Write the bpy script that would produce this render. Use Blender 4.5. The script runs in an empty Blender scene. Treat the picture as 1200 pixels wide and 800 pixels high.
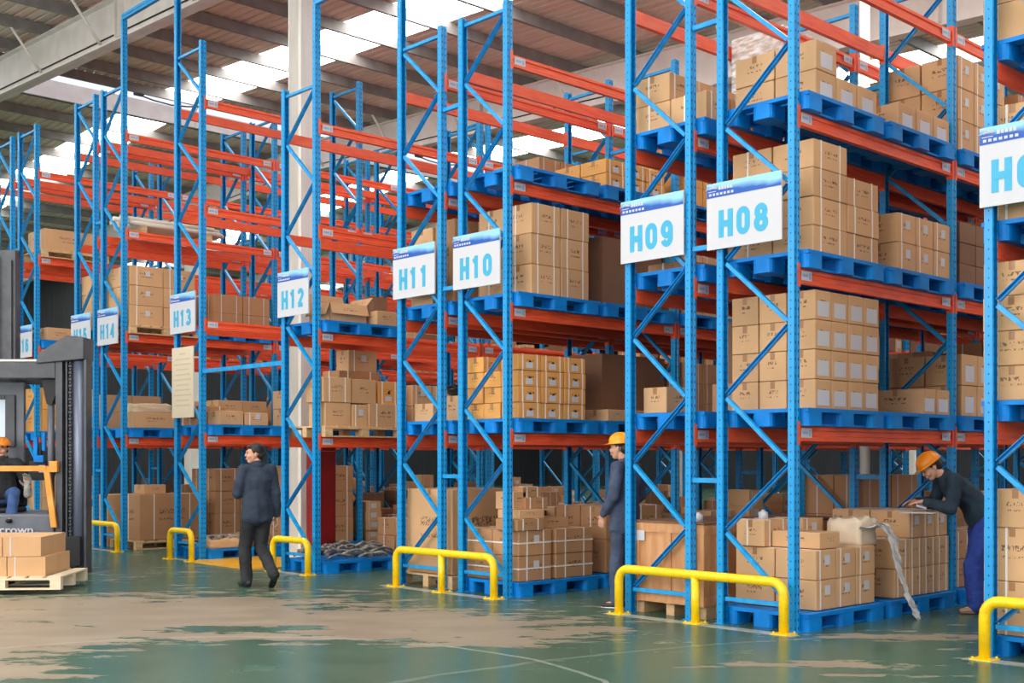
import bpy, bmesh, math, random
import numpy as np
from mathutils import Vector, Matrix, Euler, noise
random.seed(7)
C = bpy.context.scene.collection
SC = bpy.context.scene
PI = math.pi

# ------------------------------------------------------------------ camera, world, lights, exposure
# world x runs down the rack rows, world y across the row ends, z up
YAW = 0.8149
cam_d = bpy.data.cameras.new('camera'); cam = bpy.data.objects.new('camera', cam_d); C.objects.link(cam)
cam.location = (0, 0, 1.55)
cam.rotation_euler = (PI / 2, 0, YAW - PI / 2)
cam_d.sensor_width = 36.0; cam_d.lens = 1410.67 / 1200 * 36.0
cam_d.shift_y = (537.4 - 400) / 1200
cam_d.clip_end = 300
SC.camera = cam
W = bpy.data.worlds.new('daylight'); SC.world = W; W.use_nodes = True
W.node_tree.nodes['Background'].inputs[0].default_value = (0.85, 0.88, 1.0, 1)
W.node_tree.nodes['Background'].inputs[1].default_value = 1.15
def area(name, loc, target, sx, sy, power, col=(1, 1, 1)):
    d = bpy.data.lights.new(name, 'AREA'); d.shape = 'RECTANGLE'; d.size = sx; d.size_y = sy
    d.energy = power; d.color = col
    o = bpy.data.objects.new(name, d); C.objects.link(o); o.location = loc
    o.rotation_euler = (Vector(target) - Vector(loc)).to_track_quat('-Z', 'Y').to_euler()
    return o
area('added_key_light', (-7, 9, 6.0), (12, 11, 2.6), 16, 8, 1500, (1.0, 0.97, 0.93))  # added key lamp behind the camera for the rack fronts; no door is built
area('added_side_light', (5, -9, 5.0), (12, 12, 3.0), 12, 7, 420, (0.93, 0.96, 1.0))  # added area lamp from the near side, without any door
SC.view_settings.view_transform = 'Standard'; SC.view_settings.look = 'None'
SC.view_settings.gamma = 1.0; SC.view_settings.use_curve_mapping = False
SC.view_settings.exposure = 0.0
SKY_EMIT = 9.0

# ------------------------------------------------------------------ helpers
def lin(r, g, b):
    f = lambda c: ((c / 255.0 + 0.055) / 1.055) ** 2.4 if c > 10 else c / 255.0 / 12.92
    return (f(r), f(g), f(b), 1)
def mat(name, col, rough=0.5, metal=0.0, spec=0.5):
    m = bpy.data.materials.new(name); m.use_nodes = True
    b = m.node_tree.nodes['Principled BSDF']
    b.inputs['Base Color'].default_value = col; b.inputs['Roughness'].default_value = rough
    b.inputs['Metallic'].default_value = metal; b.inputs['Specular IOR Level'].default_value = spec
    return m, m.node_tree, b
def nd(t, ty, **kw):
    n = t.nodes.new(ty)
    for k, v in kw.items(): setattr(n, k, v)
    return n
def mixc(t, fac, a, b):
    n = nd(t, 'ShaderNodeMix', data_type='RGBA')
    for i, v in ((0, fac), (6, a), (7, b)):
        if hasattr(v, 'links') or hasattr(v, 'is_linked'): t.links.new(v, n.inputs[i])
        else: n.inputs[i].default_value = v
    return n.outputs[2]
def mth(t, op, a, b=None, c=None):
    n = nd(t, 'ShaderNodeMath', operation=op)
    for i, v in enumerate((a, b, c)):
        if v is None: continue
        if hasattr(v, 'is_linked'): t.links.new(v, n.inputs[i])
        else: n.inputs[i].default_value = v
    return n.outputs[0]
def noisy(name, c1, c2, rough=0.5, scale=6, metal=0.0, stretch=(1, 1, 1), lo=0.35, hi=0.65, bump=0.0, spec=0.5, detail=4, per_obj=0.0):
    m, t, b = mat(name, c1, rough, metal, spec)
    tc = nd(t, 'ShaderNodeTexCoord'); mp = nd(t, 'ShaderNodeMapping'); mp.inputs[3].default_value = stretch
    nz = nd(t, 'ShaderNodeTexNoise'); nz.inputs['Scale'].default_value = scale; nz.inputs['Detail'].default_value = detail
    t.links.new(tc.outputs['Object'], mp.inputs[0]); t.links.new(mp.outputs[0], nz.inputs['Vector'])
    mr = nd(t, 'ShaderNodeMapRange'); mr.inputs[1].default_value = lo; mr.inputs[2].default_value = hi
    t.links.new(nz.outputs[0], mr.inputs[0])
    col = mixc(t, mr.outputs[0], c1, c2)
    if per_obj:
        oi = nd(t, 'ShaderNodeObjectInfo')
        hs = nd(t, 'ShaderNodeHueSaturation')
        t.links.new(mth(t, 'MULTIPLY_ADD', oi.outputs['Random'], per_obj, 1 - per_obj * 0.6), hs.inputs['Value'])
        t.links.new(col, hs.inputs['Color']); col = hs.outputs[0]
    t.links.new(col, b.inputs['Base Color'])
    if bump:
        bp = nd(t, 'ShaderNodeBump'); bp.inputs['Strength'].default_value = bump; bp.inputs['Distance'].default_value = 0.01
        t.links.new(nz.outputs[0], bp.inputs['Height']); t.links.new(bp.outputs[0], b.inputs['Normal'])
    return m
M = {}
def make_post_mat():
    m, t, b = mat('blue_perforated_steel', lin(0, 132, 205), 0.38)
    tc = nd(t, 'ShaderNodeTexCoord'); sp = nd(t, 'ShaderNodeSeparateXYZ'); t.links.new(tc.outputs['Object'], sp.inputs[0])
    # two columns of punched holes up the aisle face, 75 mm apart
    fz = mth(t, 'FRACT', mth(t, 'DIVIDE', sp.outputs[2], 0.075))
    dz = mth(t, 'ABSOLUTE', mth(t, 'SUBTRACT', fz, 0.5))
    dx = mth(t, 'ABSOLUTE', mth(t, 'SUBTRACT', mth(t, 'ABSOLUTE', sp.outputs[0]), 0.024))
    dy = mth(t, 'ABSOLUTE', mth(t, 'ABSOLUTE', sp.outputs[1]))
    hole = mth(t, 'MULTIPLY', mth(t, 'LESS_THAN', dz, 0.16), mth(t, 'LESS_THAN', dx, 0.007))
    holey = mth(t, 'MULTIPLY', mth(t, 'LESS_THAN', dz, 0.09), mth(t, 'LESS_THAN', dy, 0.005))
    hl = mth(t, 'MAXIMUM', hole, holey)
    nz = nd(t, 'ShaderNodeTexNoise'); nz.inputs['Scale'].default_value = 9; t.links.new(tc.outputs['Object'], nz.inputs['Vector'])
    c = mixc(t, nz.outputs[0], lin(0, 140, 206), lin(14, 160, 226))
    c = mixc(t, hl, c, lin(6, 40, 80))
    t.links.new(c, b.inputs['Base Color']); return m
M['post'] = make_post_mat()
M['blue'] = noisy('blue_painted_steel', lin(0, 140, 206), lin(30, 164, 226), 0.38, 9)
M['plastic'] = noisy('blue_pallet_plastic', lin(0, 120, 206), lin(0, 138, 224), 0.5, 5, per_obj=0.12, spec=0.25)
M['orange'] = noisy('orange_painted_beam', lin(238, 80, 40), lin(248, 102, 58), 0.42, 7, stretch=(0.6, 3, 6))
M['yellow'] = noisy('yellow_enamel', lin(250, 208, 8), lin(240, 192, 6), 0.35, 16, lo=0.5, hi=0.75)
M['white'] = mat('white_print', lin(204, 204, 209), 0.6)[0]
M['strap'] = mat('white_strapping', lin(236, 232, 224), 0.5)[0]
M['cyan'] = mat('cyan_lettering', lin(58, 170, 208), 0.5)[0]
M['tagblue'] = mat('pale_label_print', lin(150, 170, 205), 0.5)[0]
M['black'] = mat('black_rubber', lin(22, 22, 24), 0.6)[0]
M['darksteel'] = noisy('dark_grey_steel', lin(58, 60, 66), lin(74, 76, 82), 0.4, 5)
M['greybody'] = noisy('grey_truck_paint', lin(92, 96, 104), lin(108, 112, 120), 0.4, 3)
M['chrome'] = mat('steel_cylinder', lin(118, 126, 146), 0.4, 0.4)[0]
M['whitepaint'] = noisy('off_white_column_paint', lin(222, 216, 208), lin(236, 232, 226), 0.5, 2, stretch=(3, 3, 0.4))
M['rafter'] = noisy('off_white_rafter_paint', lin(232, 222, 212), lin(242, 234, 226), 0.5, 3)
M['purlin'] = noisy('dark_purlin_steel', lin(128, 124, 122), lin(146, 142, 138), 0.5, 3)
M['sheet'] = noisy('dusty_roof_sheet', lin(236, 208, 192), lin(246, 226, 212), 0.6, 2, stretch=(4, 0.4, 1))
M['wall'] = noisy('darkened_wall_cladding', lin(34, 37, 41), lin(46, 49, 53), 0.7, 2, stretch=(5, 5, 0.3))  # near-black colour puts the dimness of the deep interior into the walls
M['wood'] = noisy('pine_pallet_wood', lin(206, 166, 118), lin(224, 190, 146), 0.7, 5, stretch=(1, 6, 6), per_obj=0.2)
M['palewood'] = noisy('pale_pallet_wood', lin(228, 204, 170), lin(238, 218, 188), 0.7, 5, stretch=(1, 6, 6))
M['crate'] = noisy('plywood_crate', lin(196, 136, 88), lin(214, 160, 110), 0.65, 3, stretch=(5, 5, 1), per_obj=0.12)
M['redpaint'] = noisy('maroon_painted_steel', lin(150, 24, 22), lin(128, 18, 18), 0.45, 3)
M['film'] = None
def make_card(name, a, b_, marks=True, val=0.14):
    m, t, b = mat(name, a, 0.78)
    tc = nd(t, 'ShaderNodeTexCoord'); oi = nd(t, 'ShaderNodeObjectInfo')
    nz = nd(t, 'ShaderNodeTexNoise'); nz.inputs['Scale'].default_value = 3.5; nz.inputs['Detail'].default_value = 5
    ad = nd(t, 'ShaderNodeVectorMath', operation='ADD'); t.links.new(tc.outputs['Object'], ad.inputs[0])
    cx = nd(t, 'ShaderNodeCombineXYZ')
    for i in range(3): t.links.new(mth(t, 'MULTIPLY', oi.outputs['Random'], 13.0 + i), cx.inputs[i])
    t.links.new(cx.outputs[0], ad.inputs[1]); t.links.new(ad.outputs[0], nz.inputs['Vector'])
    c = mixc(t, nz.outputs[0], a, b_)
    if marks:
        # printed marks near the middle of the side faces (flat print)
        sp = nd(t, 'ShaderNodeSeparateXYZ'); t.links.new(tc.outputs['Generated'], sp.inputs[0])
        so = nd(t, 'ShaderNodeSeparateXYZ'); t.links.new(ad.outputs[0], so.inputs[0])
        n2 = nd(t, 'ShaderNodeTexNoise'); n2.inputs['Scale'].default_value = 55; n2.inputs['Detail'].default_value = 1
        mp = nd(t, 'ShaderNodeMapping'); mp.inputs[3].default_value = (1, 1, 0.55)
        t.links.new(ad.outputs[0], mp.inputs[0]); t.links.new(mp.outputs[0], n2.inputs['Vector'])
        ink = mth(t, 'GREATER_THAN', n2.outputs[0], 0.53)
        zc = mth(t, 'LESS_THAN', mth(t, 'ABSOLUTE', mth(t, 'SUBTRACT', sp.outputs[2], 0.62)), 0.055)
        zd = mth(t, 'LESS_THAN', mth(t, 'ABSOLUTE', mth(t, 'SUBTRACT', sp.outputs[2], 0.45)), 0.022)
        hx = mth(t, 'LESS_THAN', mth(t, 'ABSOLUTE', mth(t, 'SUBTRACT', sp.outputs[0], 0.5)), 0.2)
        hy = mth(t, 'LESS_THAN', mth(t, 'ABSOLUTE', mth(t, 'SUBTRACT', sp.outputs[1], 0.5)), 0.2)
        fx = mth(t, 'MAXIMUM', mth(t, 'MULTIPLY', hx, mth(t, 'GREATER_THAN', mth(t, 'ABSOLUTE', mth(t, 'SUBTRACT', sp.outputs[1], 0.5)), 0.49)),
                 mth(t, 'MULTIPLY', hy, mth(t, 'GREATER_THAN', mth(t, 'ABSOLUTE', mth(t, 'SUBTRACT', sp.outputs[0], 0.5)), 0.49)))
        k = mth(t, 'MULTIPLY', mth(t, 'MULTIPLY', ink, mth(t, 'MAXIMUM', zc, zd)), fx)
        c = mixc(t, mth(t, 'MULTIPLY', k, 0.75), c, lin(70, 48, 34))
    hs = nd(t, 'ShaderNodeHueSaturation')
    t.links.new(mth(t, 'MULTIPLY_ADD', oi.outputs['Random'], val, 1 - val * 0.6), hs.inputs['Value'])
    t.links.new(c, hs.inputs['Color']); t.links.new(hs.outputs[0], b.inputs['Base Color'])
    return m
M['kraft'] = make_card('kraft_cardboard', lin(204, 158, 112), lin(218, 174, 128))
M['brown'] = make_card('brown_cardboard', lin(176, 128, 88), lin(190, 142, 100))
M['orangecard'] = make_card('golden_cardboard', lin(222, 154, 78), lin(232, 170, 96))
M['darkcard'] = make_card('dull_brown_cardboard', lin(122, 86, 62), lin(140, 102, 76), False)
M['tape'] = mat('brown_packing_tape', lin(168, 118, 74), 0.3)[0]
def make_film():
    m, t, b = mat('stretch_film', (0.9, 0.92, 0.95, 1), 0.12)
    b.inputs['Alpha'].default_value = 0.38
    tc = nd(t, 'ShaderNodeTexCoord'); nz = nd(t, 'ShaderNodeTexNoise'); nz.inputs['Scale'].default_value = 7; nz.inputs['Detail'].default_value = 3
    mp = nd(t, 'ShaderNodeMapping'); mp.inputs[3].default_value = (1, 1, 3)
    t.links.new(tc.outputs['Object'], mp.inputs[0]); t.links.new(mp.outputs[0], nz.inputs['Vector'])
    bp = nd(t, 'ShaderNodeBump'); bp.inputs['Strength'].default_value = 0.6; bp.inputs['Distance'].default_value = 0.03
    t.links.new(nz.outputs[0], bp.inputs['Height']); t.links.new(bp.outputs[0], b.inputs['Normal'])
    mr = nd(t, 'ShaderNodeMapRange'); mr.inputs[1].default_value = 0.4; mr.inputs[2].default_value = 0.65
    mr.inputs[3].default_value = 0.3; mr.inputs[4].default_value = 0.85
    t.links.new(nz.outputs[0], mr.inputs[0]); t.links.new(mr.outputs[0], b.inputs['Alpha'])
    return m
M['film'] = make_film()
def make_emit(name, col, s):
    m = bpy.data.materials.new(name); m.use_nodes = True; t = m.node_tree
    b = t.nodes['Principled BSDF']; b.inputs['Base Color'].default_value = (0.8, 0.8, 0.8, 1)
    b.inputs['Emission Color'].default_value = col; b.inputs['Emission Strength'].default_value = s
    return m
M['skylight'] = make_emit('backlit_translucent_roofing', (1.0, 0.985, 0.95, 1), SKY_EMIT)

# ---- mesh helpers
def bx(bm, x0, x1, y0, y1, z0, z1, mi=0):
    v = [bm.verts.new(p) for p in ((x0, y0, z0), (x1, y0, z0), (x1, y1, z0), (x0, y1, z0), (x0, y0, z1), (x1, y0, z1), (x1, y1, z1), (x0, y1, z1))]
    for q in ((3, 2, 1, 0), (4, 5, 6, 7), (0, 1, 5, 4), (1, 2, 6, 5), (2, 3, 7, 6), (3, 0, 4, 7)):
        f = bm.faces.new([v[i] for i in q]); f.material_index = mi
    return v
def tube(bm, pts, r, n=8, cap=True, mi=0):
    pts = [Vector(p) for p in pts]; rs = r if isinstance(r, (list, tuple)) else [r] * len(pts)
    rings = []; up = None
    for i, p in enumerate(pts):
        d = (pts[min(i + 1, len(pts) - 1)] - pts[max(i - 1, 0)]).normalized()
        if up is None: up = Vector((0, 0, 1)) if abs(d.z) < 0.9 else Vector((1, 0, 0))
        a = d.cross(up)
        if a.length < 1e-4: a = d.cross(Vector((0.3, 1, 0.2)))
        a.normalize(); b = a.cross(d).normalized(); up = b
        rings.append([bm.verts.new(p + (a * math.cos(2 * PI * k / n) + b * math.sin(2 * PI * k / n)) * rs[i]) for k in range(n)])
    for i in range(len(rings) - 1):
        for k in range(n):
            f = bm.faces.new((rings[i][k], rings[i][(k + 1) % n], rings[i + 1][(k + 1) % n], rings[i + 1][k])); f.smooth = True; f.material_index = mi
    if cap:
        bm.faces.new(list(reversed(rings[0]))).material_index = mi; bm.faces.new(rings[-1]).material_index = mi
def extrude_profile(bm, prof, axis, a, b, closed=True):
    """prof: 2D points; axis 'x','y','z' is the extrusion direction"""
    def P(u, v, w): return {'x': (w, u, v), 'y': (u, w, v), 'z': (u, v, w)}[axis]
    A = [bm.verts.new(P(u, v, a)) for u, v in prof]; B = [bm.verts.new(P(u, v, b)) for u, v in prof]
    n = len(prof)
    for i in range(n if closed else n - 1):
        bm.faces.new((A[i], A[(i + 1) % n], B[(i + 1) % n], B[i]))
    if closed:
        bm.faces.new(list(reversed(A))); bm.faces.new(B)
def mesh_of(bm, name, mats, bevel=0.0, seg=1):
    if bevel:
        bmesh.ops.bevel(bm, geom=list(bm.edges), offset=bevel, segments=seg, affect='EDGES', profile=0.5, clamp_overlap=True)
    bmesh.ops.recalc_face_normals(bm, faces=list(bm.faces))
    me = bpy.data.meshes.new(name); bm.to_mesh(me); bm.free()
    for m in (mats if isinstance(mats, (list, tuple)) else [mats]): me.materials.append(m)
    return me
def put(name, me, parent=None, loc=(0, 0, 0), rot=(0, 0, 0), scale=None):
    o = bpy.data.objects.new(name, me); C.objects.link(o)
    o.location = loc; o.rotation_euler = rot
    if scale: o.scale = scale
    if parent is not None: o.parent = parent
    return o
def tag(o, label=None, cat=None, group=None, kind=None):
    if label: o['label'] = label
    if cat: o['category'] = cat
    if group: o['group'] = group
    if kind: o['kind'] = kind
    return o
def empty(name, loc=(0, 0, 0), rz=0):
    o = bpy.data.objects.new(name, None); C.objects.link(o); o.location = loc; o.rotation_euler = (0, 0, rz); o.empty_display_size = 0.2
    return o
def copy_tree(o, parent=None):
    c = o.copy(); C.objects.link(c)
    if parent is not None: c.parent = parent
    for ch in o.children: copy_tree(ch, c)
    return c
CACHE = {}
def cached(key, fn):
    if key not in CACHE: CACHE[key] = fn()
    return CACHE[key]
def BOXM(dx, dy, dz, m, bevel=0.0):
    """a cached box mesh, origin at the bottom centre"""
    def f():
        bm = bmesh.new(); bx(bm, -dx / 2, dx / 2, -dy / 2, dy / 2, 0, dz); return mesh_of(bm, 'block', m, bevel)
    return cached(('box', round(dx, 3), round(dy, 3), round(dz, 3), m.name, bevel), f)

# ------------------------------------------------------------------ floor
def make_floor_mat():
    m, t, b = mat('worn_green_epoxy', lin(60, 110, 95), 0.2, 0.0, 0.36)
    tc = nd(t, 'ShaderNodeTexCoord')
    mp = nd(t, 'ShaderNodeMapping'); mp.inputs[2].default_value = (0, 0, PI / 2 - YAW)   # local frame: x across the aisle view, y along it
    t.links.new(tc.outputs['Object'], mp.inputs[0])
    wn = nd(t, 'ShaderNodeTexNoise'); wn.inputs['Scale'].default_value = 1.5; wn.inputs['Detail'].default_value = 9; wn.inputs['Roughness'].default_value = 0.68
    st = nd(t, 'ShaderNodeMapping'); st.inputs[3].default_value = (0.55, 1.25, 1); t.links.new(mp.outputs[0], st.inputs[0]); t.links.new(st.outputs[0], wn.inputs['Vector'])
    acc = None
    sp = nd(t, 'ShaderNodeSeparateXYZ'); t.links.new(mp.outputs[0], sp.inputs[0])
    for (x, z, rx, rz, s) in BLOBS:
        ax = mth(t, 'DIVIDE', mth(t, 'SUBTRACT', sp.outputs[0], x), rx)
        az = mth(t, 'DIVIDE', mth(t, 'SUBTRACT', sp.outputs[1], z), rz)
        d2 = mth(t, 'ADD', mth(t, 'MULTIPLY', ax, ax), mth(t, 'MULTIPLY', az, az))
        v = mth(t, 'MULTIPLY', mth(t, 'EXPONENT', mth(t, 'MULTIPLY', d2, -0.9)), s)
        v = mth(t, 'MULTIPLY', v, 0.72); acc = v if acc is None else mth(t, 'ADD', acc, v)
    wb = nd(t, 'ShaderNodeTexNoise'); wb.inputs['Scale'].default_value = 4.5; wb.inputs['Detail'].default_value = 8; wb.inputs['Roughness'].default_value = 0.7
    s2 = nd(t, 'ShaderNodeMapping'); s2.inputs[3].default_value = (0.42, 1.1, 1); t.links.new(mp.outputs[0], s2.inputs[0]); t.links.new(s2.outputs[0], wb.inputs['Vector'])
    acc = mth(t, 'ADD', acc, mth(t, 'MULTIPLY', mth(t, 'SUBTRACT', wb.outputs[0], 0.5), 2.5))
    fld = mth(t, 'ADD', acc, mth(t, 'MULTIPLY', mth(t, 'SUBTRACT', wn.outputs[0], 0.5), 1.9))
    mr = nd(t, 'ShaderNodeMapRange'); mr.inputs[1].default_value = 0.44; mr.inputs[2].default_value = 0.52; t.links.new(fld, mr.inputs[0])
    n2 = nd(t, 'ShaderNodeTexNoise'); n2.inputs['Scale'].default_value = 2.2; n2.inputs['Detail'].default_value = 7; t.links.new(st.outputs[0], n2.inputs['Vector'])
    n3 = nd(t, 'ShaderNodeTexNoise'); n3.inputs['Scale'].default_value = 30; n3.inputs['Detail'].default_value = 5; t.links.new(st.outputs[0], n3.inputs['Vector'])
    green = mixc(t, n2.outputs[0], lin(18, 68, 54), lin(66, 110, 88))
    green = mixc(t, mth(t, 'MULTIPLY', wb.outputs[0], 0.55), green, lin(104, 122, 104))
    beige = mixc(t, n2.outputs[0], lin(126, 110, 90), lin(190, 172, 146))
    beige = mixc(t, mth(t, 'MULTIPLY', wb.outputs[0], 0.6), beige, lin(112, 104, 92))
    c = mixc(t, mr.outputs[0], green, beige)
    # curved tyre scuffs
    for (cx, cz, R, w, amt) in ((-2.3, 7.4, 3.1, 0.022, 0.5), (5.2, 2.2, 8.6, 0.03, 0.22)):
        ax = mth(t, 'SUBTRACT', sp.outputs[0], cx); az = mth(t, 'SUBTRACT', sp.outputs[1], cz)
        r = mth(t, 'SQRT', mth(t, 'ADD', mth(t, 'MULTIPLY', ax, ax), mth(t, 'MULTIPLY', az, az)))
        r = mth(t, 'ADD', r, mth(t, 'MULTIPLY', mth(t, 'SUBTRACT', n2.outputs[0], 0.5), 0.12))
        k = mth(t, 'LESS_THAN', mth(t, 'ABSOLUTE', mth(t, 'SUBTRACT', r, R)), w)
        c = mixc(t, mth(t, 'MULTIPLY', mth(t, 'MULTIPLY', k, n3.outputs[0]), amt * 1.6), c, lin(190, 190, 178))
    t.links.new(c, b.inputs['Base Color'])
    rr = nd(t, 'ShaderNodeMapRange'); rr.inputs[3].default_value = 0.2; rr.inputs[4].default_value = 0.48
    t.links.new(mth(t, 'ADD', mth(t, 'MULTIPLY', mr.outputs[0], 0.6), mth(t, 'MULTIPLY', n2.outputs[0], 0.4)), rr.inputs[0]); t.links.new(rr.outputs[0], b.inputs['Roughness'])
    bp = nd(t, 'ShaderNodeBump'); bp.inputs['Strength'].default_value = 0.2; bp.inputs['Distance'].default_value = 0.01
    t.links.new(n3.outputs[0], bp.inputs['Height']); t.links.new(bp.outputs[0], b.inputs['Normal'])
    return m
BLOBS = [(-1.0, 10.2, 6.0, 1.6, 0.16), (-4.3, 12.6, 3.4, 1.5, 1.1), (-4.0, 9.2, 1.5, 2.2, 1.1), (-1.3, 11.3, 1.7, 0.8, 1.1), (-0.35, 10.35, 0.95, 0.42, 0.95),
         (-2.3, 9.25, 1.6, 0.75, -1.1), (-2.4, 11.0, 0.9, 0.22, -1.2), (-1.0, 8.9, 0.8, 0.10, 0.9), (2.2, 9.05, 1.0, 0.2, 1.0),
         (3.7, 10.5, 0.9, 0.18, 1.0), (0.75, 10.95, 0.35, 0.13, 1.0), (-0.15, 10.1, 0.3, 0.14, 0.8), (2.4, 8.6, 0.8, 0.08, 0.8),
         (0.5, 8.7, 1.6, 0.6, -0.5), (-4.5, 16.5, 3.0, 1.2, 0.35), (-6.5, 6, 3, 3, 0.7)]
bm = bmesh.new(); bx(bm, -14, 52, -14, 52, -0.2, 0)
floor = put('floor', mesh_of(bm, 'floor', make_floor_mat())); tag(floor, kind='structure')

# ------------------------------------------------------------------ building shell
RV, RZ, RM = 27.6, 9.28, 0.043        # ridge opening, roof plane z = RZ + RM*y up to the ridge
def roof_z(v): return RZ + RM * v if v < 28.5 else RZ + RM * 28.5 - RM * (v - 28.5)
ceil = empty('ceiling'); ceil['kind'] = 'structure'
def sheet(u0, u1, v0, v1, m, name, dz=0.22):
    bm = bmesh.new(); P = 0.21; prof = []
    u = u0
    while u < u1 - 1e-6:
        prof += [(u, 0), (min(u + 0.145, u1), 0), (min(u + 0.16, u1), 0.035), (min(u + 0.195, u1), 0.035)]; u += P
    prof.append((u1, 0))
    A = [bm.verts.new((x, v0, roof_z(v0) + dz + z)) for x, z in prof]; B = [bm.verts.new((x, v1, roof_z(v1) + dz + z)) for x, z in prof]
    for i in range(len(prof) - 1): bm.faces.new((A[i], A[i + 1], B[i + 1], B[i]))
    o = put(name, mesh_of(bm, name, m), ceil); return o
strips = [(-13.5, -12.2), (-4.3, -2.9), (4.9, 6.3), (14.2, 15.6), (23.3, 24.8), (32.6, 34.0), (41.5, 43.0)]
for (v0, v1) in ((-14, RV), (29.4, 52)):
    u = -14
    for s0, s1 in strips:
        sheet(u, s0, v0, v1, M['sheet'], 'roof_sheet'); sheet(s0, s1, v0, v1, M['skylight'], 'skylight_panel'); u = s1
    sheet(u, 52, v0, v1, M['sheet'], 'roof_sheet')
pm = None
def purlin_mesh():
    bm = bmesh.new(); extrude_profile(bm, [(-0.035, 0.0), (0.035, 0.0), (0.035, 0.03), (-0.005, 0.03), (-0.005, 0.2), (0.06, 0.2), (0.06, 0.22), (-0.035, 0.22)], 'x', -14, 52)
    return mesh_of(bm, 'purlin', M['purlin'])
pm = purlin_mesh()
vs = [23.17 + 1.6 * k for k in range(-23, 3)] + [27.5, 29.5] + [31.0 + 1.6 * k for k in range(0, 13)]
for v in vs: put('purlin', pm, ceil, (0, v, roof_z(v) - 0.03))
def rafter(u):
    bm = bmesh.new()
    pts = []   # (v, z_bottom, z_top)
    for v in (-14, 13.7, 15.2, 15.6, 17.1, 28.5, 40, 52):
        top = roof_z(v) - 0.04
        dep = {15.2: 1.1, 15.6: 1.1}.get(v, 0.84)
        pts.append((v, top - dep, top))
    for (a, b) in zip(pts[:-1], pts[1:]):
        for (w, zf) in ((0.012, None), (0.13, 'b'), (0.13, 't')):
            if zf is None: z = (a[1], a[2], b[1], b[2])
            elif zf == 'b': z = (a[1], a[1] + 0.025, b[1], b[1] + 0.025)
            else: z = (a[2] - 0.025, a[2], b[2] - 0.025, b[2])
            vv = [bm.verts.new(p) for p in ((u - w, a[0], z[0]), (u + w, a[0], z[0]), (u + w, b[0], z[2]), (u - w, b[0], z[2]),
                                            (u - w, a[0], z[1]), (u + w, a[0], z[1]), (u + w, b[0], z[3]), (u - w, b[0], z[3]))]
            for q in ((3, 2, 1, 0), (4, 5, 6, 7), (0, 1, 5, 4), (1, 2, 6, 5), (2, 3, 7, 6), (3, 0, 4, 7)): bm.faces.new([vv[i] for i in q])
    o = put('roof_rafter', mesh_of(bm, 'rafter', M['rafter']), ceil)
    bm = bmesh.new(); tube(bm, [(u - 0.03, v, roof_z(v) - 0.70) for v in (17.2, 22, 28.4, 34, 40)], 0.014, 5); put('cable', mesh_of(bm, 'cable', M['black']), o)  # black tube drawing the thin dark line along the rafter web
    # stiffener plates and the slim purlin stays
    for v in (21.2, 21.35, 9.8, 35):
        bm = bmesh.new(); bx(bm, u - 0.13, u + 0.13, v, v + 0.02, roof_z(v) - 0.82, roof_z(v) - 0.04)
        put('stiffener_plate', mesh_of(bm, 'stiff', M['rafter']), o)
    for v in (18.4, 22.0, 24.8, 27.9, 14, 31, 34):
        for s in (-1, 1):
            bm = bmesh.new(); tube(bm, [(u + s * 0.1, v, roof_z(v) - 0.82), (u + s * 0.75, v, roof_z(v) + 0.02)], 0.03, 6)
            put('purlin_stay', mesh_of(bm, 'stay', M['rafter']), o)
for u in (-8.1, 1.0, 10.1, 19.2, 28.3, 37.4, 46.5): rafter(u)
# ridge ventilator: an open slot to the sky between two curbs, with thin hoops
bm = bmesh.new(); bx(bm, -14, 52, 29.4, 29.44, roof_z(29.4) - 0.02, roof_z(29.4) + 0.42)
put('ridge_curb', mesh_of(bm, 'curb', M['rafter']), ceil)
bm = bmesh.new(); bx(bm, -14, 52, 27.56, 27.6, roof_z(27.6) + 0.24, roof_z(27.6) + 0.3)
put('ridge_curb', mesh_of(bm, 'curb', M['rafter']), ceil)
for k in range(14):
    u = 2.2 + 2.3 * k
    bm = bmesh.new(); z = roof_z(28.5)
    tube(bm, [(u, 27.6, z + 0.3), (u, 28.0, z + 0.6), (u, 29.0, z + 0.62), (u, 29.42, z + 0.35), (u, 29.42, z - 0.05)], 0.025, 6)
    put('ridge_hoop', mesh_of(bm, 'hoop', M['rafter']), ceil)
for k in range(5):
    u = 9.5 + 4.6 * k; z = roof_z(28.5)
    bm = bmesh.new(); pts = [(u + 0.5 * i, 29.1 - 0.1 * math.sin(i), z + 0.42 - 0.14 * math.sin(i * 0.9) ) for i in range(7)]
    tube(bm, pts, 0.02, 5); bx(bm, u, u + 0.22, 28.95, 29.1, z + 0.36, z + 0.47)
    put('ridge_vent_cable', mesh_of(bm, 'cable', M['black']), ceil)
# long conduit under the roof
bm = bmesh.new(); tube(bm, [(10.5, 13.4, 9.68), (30, 13.4, 9.68)], 0.05, 8); put('roof_conduit', mesh_of(bm, 'conduit', M['rafter']), ceil)
# far walls and columns
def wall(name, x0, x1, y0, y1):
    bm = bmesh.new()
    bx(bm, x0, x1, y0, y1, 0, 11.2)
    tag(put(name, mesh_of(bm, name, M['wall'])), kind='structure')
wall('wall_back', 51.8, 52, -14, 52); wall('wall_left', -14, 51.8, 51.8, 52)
def column(u, v, h=8.95):
    bm = bmesh.new(); w = 0.17
    bx(bm, u - w, u + w, v - 0.17, v - 0.15, 0, h); bx(bm, u - w, u + w, v + 0.15, v + 0.17, 0, h); bx(bm, u - 0.008, u + 0.008, v - 0.15, v + 0.15, 0, h)
    bx(bm, u - w - 0.06, u + w + 0.06, v - 0.22, v + 0.22, 0, 0.02)
    o = put('building_column', mesh_of(bm, 'column', M['whitepaint'])); tag(o, kind='structure')
for u in (10.1, 19.2, 28.3, 37.4): column(u, 15.25)
column(10.1, 35.5, 8.5); column(19.2, 35.5, 8.5)

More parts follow.
